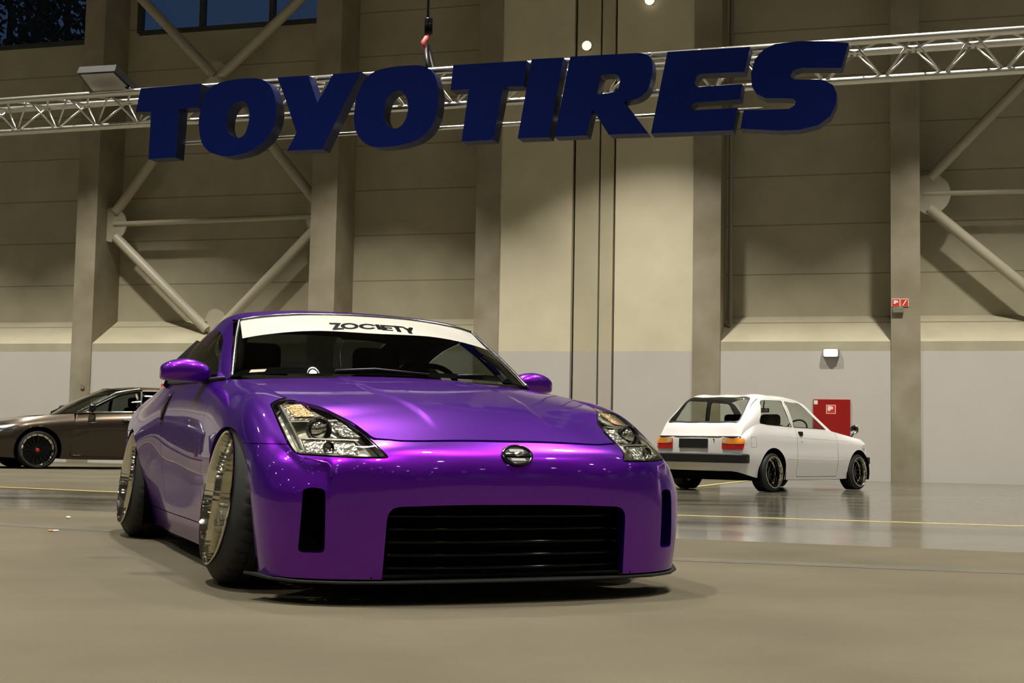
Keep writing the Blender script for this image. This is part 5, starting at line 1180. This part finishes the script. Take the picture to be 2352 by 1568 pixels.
# ================================================================== BROWN SEDAN, front door ajar
def gsh(A_):
    A_ = A3(A_, float); v = A_[..., -2] if A_.shape[-1] == 3 else A_[..., 0]; v -= .20*(1-smoothstep(v, 1.4, 3.0))*smoothstep(v, .52, .66); return A_
SDN = empty('sedan_car', (-8.57, 23.75, 0.0), math.radians(-57)); SDN.scale = (1.05, 1.05, 1.05)
tag(SDN, 'brown lowered sedan with red centred wheels, its front door standing open', 'car')
SC = [
 col((0,-.86,.20),(0,-.89,.32),(0,-.90,.45),(0,-.89,.58),(0,-.86,.68),(0,-.78,.735)),
 col((.35,-.83,.20),(.35,-.86,.32),(.35,-.87,.45),(.35,-.86,.58),(.35,-.83,.68),(.35,-.74,.74)),
 col((.62,-.73,.20),(.64,-.76,.32),(.65,-.77,.45),(.64,-.76,.58),(.62,-.72,.68),(.57,-.62,.755)),
 col((.80,-.55,.19),(.815,-.57,.32),(.825,-.58,.45),(.82,-.56,.58),(.79,-.50,.69),(.70,-.42,.785)),
 col((.87,-.35,.18),(.885,-.35,.32),(.895,-.35,.45),(.895,-.34,.58),(.87,-.30,.71),(.75,-.25,.82)),
 col((.885,0,.17),(.905,0,.32),(.918,0,.46),(.920,0,.60),(.895,.02,.745),(.775,.03,.865)),
 col((.885,.45,.165),(.905,.45,.32),(.918,.45,.46),(.922,.45,.62),(.905,.45,.775),(.79,.45,.905)),
 col((.885,.85,.16),(.905,.85,.32),(.918,.85,.47),(.925,.85,.64),(.912,.85,.80),(.81,.80,.935)),
 col((.885,1.5,.16),(.905,1.5,.32),(.92,1.5,.48),(.928,1.5,.66),(.918,1.5,.82),(.835,1.5,.955)),
 col((.885,2.1,.16),(.905,2.1,.32),(.92,2.1,.48),(.928,2.1,.67),(.918,2.1,.83),(.84,2.1,.965)),
 col((.885,2.6,.17),(.91,2.6,.32),(.922,2.6,.48),(.928,2.6,.67),(.915,2.6,.83),(.83,2.6,.975)),
 col((.88,3.0,.18),(.905,3.0,.33),(.918,3.0,.48),(.922,3.0,.67),(.905,3.0,.83),(.80,3.0,.98)),
 col((.84,3.5,.22),(.86,3.5,.35),(.875,3.5,.49),(.875,3.5,.67),(.85,3.5,.83),(.74,3.45,.975)),
 col((.68,3.80,.25),(.70,3.82,.37),(.71,3.83,.50),(.71,3.83,.67),(.68,3.82,.83),(.62,3.76,.965)),
 col((0,3.92,.27),(0,3.95,.38),(0,3.96,.50),(0,3.96,.67),(0,3.95,.83),(0,3.86,.965))]
sb = grid_mb(surf(A3(SC), .04, .03, 'cr', 'nat', mirror='both'), outward=(0, 1.5, .5))
SAF, SAR = (0.0, .318, .372), (2.91, .318, .372)
sb = clip(sb, arch(sb.V, SAF)); sb = clip(sb, arch(sb.V, SAR))
fd = lambda P: np.minimum(np.minimum(P[:, 1]-(.54+.10*(P[:, 2]-.5)), 1.631-P[:, 1]), P[:, 2]-.215)
rd = lambda P: np.minimum(np.minimum(P[:, 1]-1.641, 2.72-P[:, 1]-.55*np.clip(.60-P[:, 2], 0, 1)), P[:, 2]-.215)
fdoor, sb_b = split(sb, fd, .003); rdoor, sb_b = split(sb_b, rd, .003)
mk('body', sb_b.both(), 'brown', SDN); sided(SDN, 'rear_door', rdoor, 'brown')
# bonnet, windshield, roof, boot
SH = A3([[(0,-.785,.737),(.30,-.75,.74),(.55,-.63,.755),(.70,-.42,.785)], [(0,-.40,.805),(.30,-.38,.803),(.58,-.32,.80),(.745,-.25,.82)], [(0,.05,.865),(.30,.05,.863),(.58,.05,.858),(.775,.05,.865)], [(0,.50,.905),(.30,.51,.903),(.58,.55,.900),(.79,.50,.907)], [(0,.66,.925),(.30,.69,.922),(.60,.76,.918),(.805,.80,.932)]]); SH = gsh(SH)
mk('bonnet', grid_mb(surf(SH, .05, .05, 'nat', 'nat'), outward=(0, 0, .3)).both(), 'brown', SDN)
SW_ = A3([[(0,.66,.925),(0,1.05,1.17),(0,1.50,1.375)], [(.35,.695,.923),(.32,1.07,1.165),(.29,1.51,1.368)], [(.70,.80,.918),(.63,1.15,1.14),(.54,1.55,1.335)]]); SW_ = gsh(SW_)
mk('windshield', grid_mb(surf(SW_, .05, .05, 'nat', 'nat', mirror='start'), outward=(0, 2, .6)).both(), 'sideglass', SDN)
SR = A3([[(0,1.50,1.380),(0,1.8,1.415),(0,2.2,1.425),(0,2.6,1.40),(0,3.1,1.245),(0,3.5,1.06),(0,3.86,.97)], [(.29,1.51,1.373),(.30,1.8,1.408),(.30,2.2,1.417),(.30,2.6,1.392),(.30,3.1,1.237),(.30,3.5,1.055),(.30,3.85,.968)], [(.54,1.55,1.342),(.545,1.8,1.365),(.55,2.2,1.372),(.55,2.6,1.345),(.56,3.1,1.19),(.58,3.5,1.03),(.60,3.77,.966)]]); SR = gsh(SR)
srr = grid_mb(surf(SR, .05, .05, 'nat', 'nat', mirror='start'), outward=(0, 2.5, .5)).both(); srg, srp = split(srr, lambda P: sdf(P[:, :2], rpoly([(-.48, 2.72), (.48, 2.72), (.54, 3.42), (-.54, 3.42)], .05)))
mk('roof', srp, 'brown', SDN); mk('rear_window', srg, 'sideglass', SDN)
SSD = A3([[(.808,.78,.932),(.80,.80,.936),(.79,.82,.94)], [(.825,1.05,.942),(.775,1.05,1.02),(.668,1.13,1.12)], [(.835,1.35,.951),(.765,1.35,1.10),(.600,1.40,1.275)], [(.838,1.65,.958),(.755,1.65,1.15),(.568,1.70,1.345)], [(.84,1.95,.962),(.755,1.95,1.17),(.572,2.0,1.367)], [(.84,2.3,.968),(.755,2.3,1.17),(.572,2.3,1.362)], [(.83,2.65,.976),(.745,2.65,1.14),(.565,2.65,1.325)], [(.80,3.05,.98),(.72,3.05,1.08),(.570,3.1,1.19)], [(.74,3.45,.976),(.69,3.46,1.0),(.588,3.5,1.03)], [(.62,3.76,.966),(.615,3.76,.966),(.605,3.765,.966)]]); SSD = gsh(SSD)
ss = grid_mb(surf(SSD, .03, .03, 'cr', 'nat'), outward=(0, 2, .9))
sw1 = rpoly([(.93, .965), (1.18, 1.11), (1.42, 1.245), (1.60, 1.305), (1.775, 1.325), (1.775, .975)], [.02, .1, .1, .1, .01, .01], 4); sw2_ = rpoly([(1.83, .980), (1.83, 1.327), (2.15, 1.34), (2.50, 1.30), (2.80, 1.20), (2.62, .995)], [.01, .01, .1, .1, .05, .02], 4)
sw1 = gsh(sw1); sw2_ = gsh(sw2_)
fdz = lambda P: np.minimum(np.minimum(P[:, 1]-.56, 1.631-P[:, 1]), sdf(P[:, [1, 2]], gsh([(.70, .90), (.76, .93), (1.14, 1.15), (1.40, 1.285), (1.60, 1.343), (1.80, 1.362), (1.80, .90)])))
sfd, ss_r = split(ss, fdz, .002)
g1, sfd = split(sfd, lambda P: sdf(P[:, [1, 2]], sw1)); g2, ss_r = split(ss_r, lambda P: sdf(P[:, [1, 2]], sw2_))
sided(SDN, 'side_pillar', ss_r, 'brown'); sided(SDN, 'rear_side_window', g2, 'sideglass')
hinge = A3([.90, .56, 0])
for s_ in (1, -1):
    ang = math.radians(17) if s_ == 1 else 0.0
    R_ = Matrix.Translation(Vector(hinge))@Matrix.Rotation(-ang, 4, 'Z')@Matrix.Translation(-Vector(hinge))
    put = lambda q: (q.copy().xf(R_) if s_ == 1 else q.mirror())
    d_ = mk('front_door', put(fdoor), 'brown', SDN); mk('door_inner', put(MB().join(flange(fdoor, .06), offset(fdoor, -.06))), 'darkchrome' if False else 'interior', d_)
    mk('door_frame', put(sfd), 'black', d_); mk('frame_edge', put(flange(sfd, .045)), 'brown', d_)
    mk('door_window', put(g1), 'sideglass', d_)
    beltp = [(.815, .80, .938), (.830, 1.05, .946), (.838, 1.35, .955), (.841, 1.65, .961), (.842, 1.795, .964)]; beltp = gsh(beltp)
    mk('chrome_strip', put(tube(beltp, .016, 8)), 'bright', d_)
    fr_ = [(.800, .80, .955), (.668+.012, 1.13, 1.128), (.600+.012, 1.40, 1.283), (.568+.012, 1.70, 1.352), (.572+.012, 1.80, 1.362)]; fr_ = gsh(fr_)
    mk('chrome_strip', put(tube(fr_, .017, 8)), 'bright', d_)
    hnd = bbox(.925, .955, 1.34, 1.52, .80, .832, .012); mk('door_handle', put(hnd), 'brown', d_)
    cupp = ellipsoid((.921, 1.42, .812), (.012, .10, .035), 20, 8); mk('handle_cup', put(cupp), 'black', d_)
    dm = ellipsoid((.98, .84, 1.02), (.10, .06, .07), 20, 12, .8); mm = mk('door_mirror', put(dm), 'black_gloss', d_); mk('mirror_stalk', put(tube([(.84, .84, .955), (.93, .84, .985)], .02, 8)), 'black', mm)
    mk('sill_strip', (lambda q: q if s_ == 1 else q.mirror())(tube([(.915, .55, .235), (.92, 1.5, .225), (.92, 2.4, .235)], .014, 8)), 'bright', SDN)
    hlq = rpoly([(-.30, .70), (-.38, .60), (-.62, .585), (-.72, .66), (-.52, .745)], .03)
    lam = clip(sb_b, sdf(sb_b.V[:, [1, 2]], hlq)-0) if s_ == 1 else None
    if lam is not None and len(lam.V):
        for t_ in (1, -1):
            lo = offset(lam, .003); lo = lo if t_ == 1 else lo.mirror(); hl2 = mk('headlamp', lo, 'darkchrome', SDN)
    car_wheel(SDN, s_, 0.0, .925, .315, .278, .315, .25, math.radians(4), .075, 'black_gloss', 'hubred', 16); car_wheel(SDN, s_, 2.91, .925, .315, .278, .315, .25, math.radians(4), .075, 'black_gloss', 'hubred', 16)
    arch_liner(SDN, s_, SAF, .90, .55); arch_liner(SDN, s_, SAR, .90, .55)
    mk('belt_chrome', (lambda q: q if s_ == 1 else q.mirror())(tube([(.842, 1.82, .966), (.842, 2.3, .974), (.832, 2.65, .983)], .011, 8)), 'bright', SDN)
    st_ = mk('seat', bbox(s_*.38-.25, s_*.38+.25, 1.35, 1.85, .35, .58, .05), 'interior', SDN); mk('backrest', bbox(s_*.38-.24, s_*.38+.24, 1.82, 1.96, .5, 1.08, .05, 3), 'interior', st_); mk('headrest', bbox(s_*.38-.14, s_*.38+.14, 1.86, 1.96, 1.08, 1.25, .04, 3), 'interior', st_)
mk('underbody', MB().join(box(-.70, .70, -.6, 3.6, .17, .24), box(-.72, .72, .70, .74, .24, .90), box(-.72, .72, 2.9, 2.94, .24, .95)), 'dark', SDN, smooth=False)
mk('dashboard', bbox(-.70, .70, .78, 1.12, .70, .92, .05), 'interior', SDN); mk('rear_seat', bbox(-.65, .65, 2.55, 2.85, .40, 1.05, .08), 'interior', SDN)
mk('headlining', offset(clip(srp, 2.7-srp.V[:, 1]), -.03), 'interior', SDN)

# a dark sedan standing further along, seen only as a reflection in the flank of the purple coupe
M['navy'] = mat('navy_paint', (0.006, 0.008, 0.016), 0.3, 0.2, 1.0, 0.03)
def recolour(o):
    for sl in o.material_slots:
        k = {'brown_metallic_paint': 'navy', 'polished_metal': 'orange'}.get(sl.material.name)
        if k: sl.link = 'OBJECT'; sl.material = M[k]
DK = SDN.copy(); link(DK); DK.location = (-14.5, 22.6, 0.0); tag(DK, 'dark navy sedan mirrored in the door of the purple coupe', 'car')
for ch in list(SDN.children):
    c = ch.copy(); link(c, DK); recolour(c)
    for gc in ch.children: d = gc.copy(); link(d, c); recolour(d)
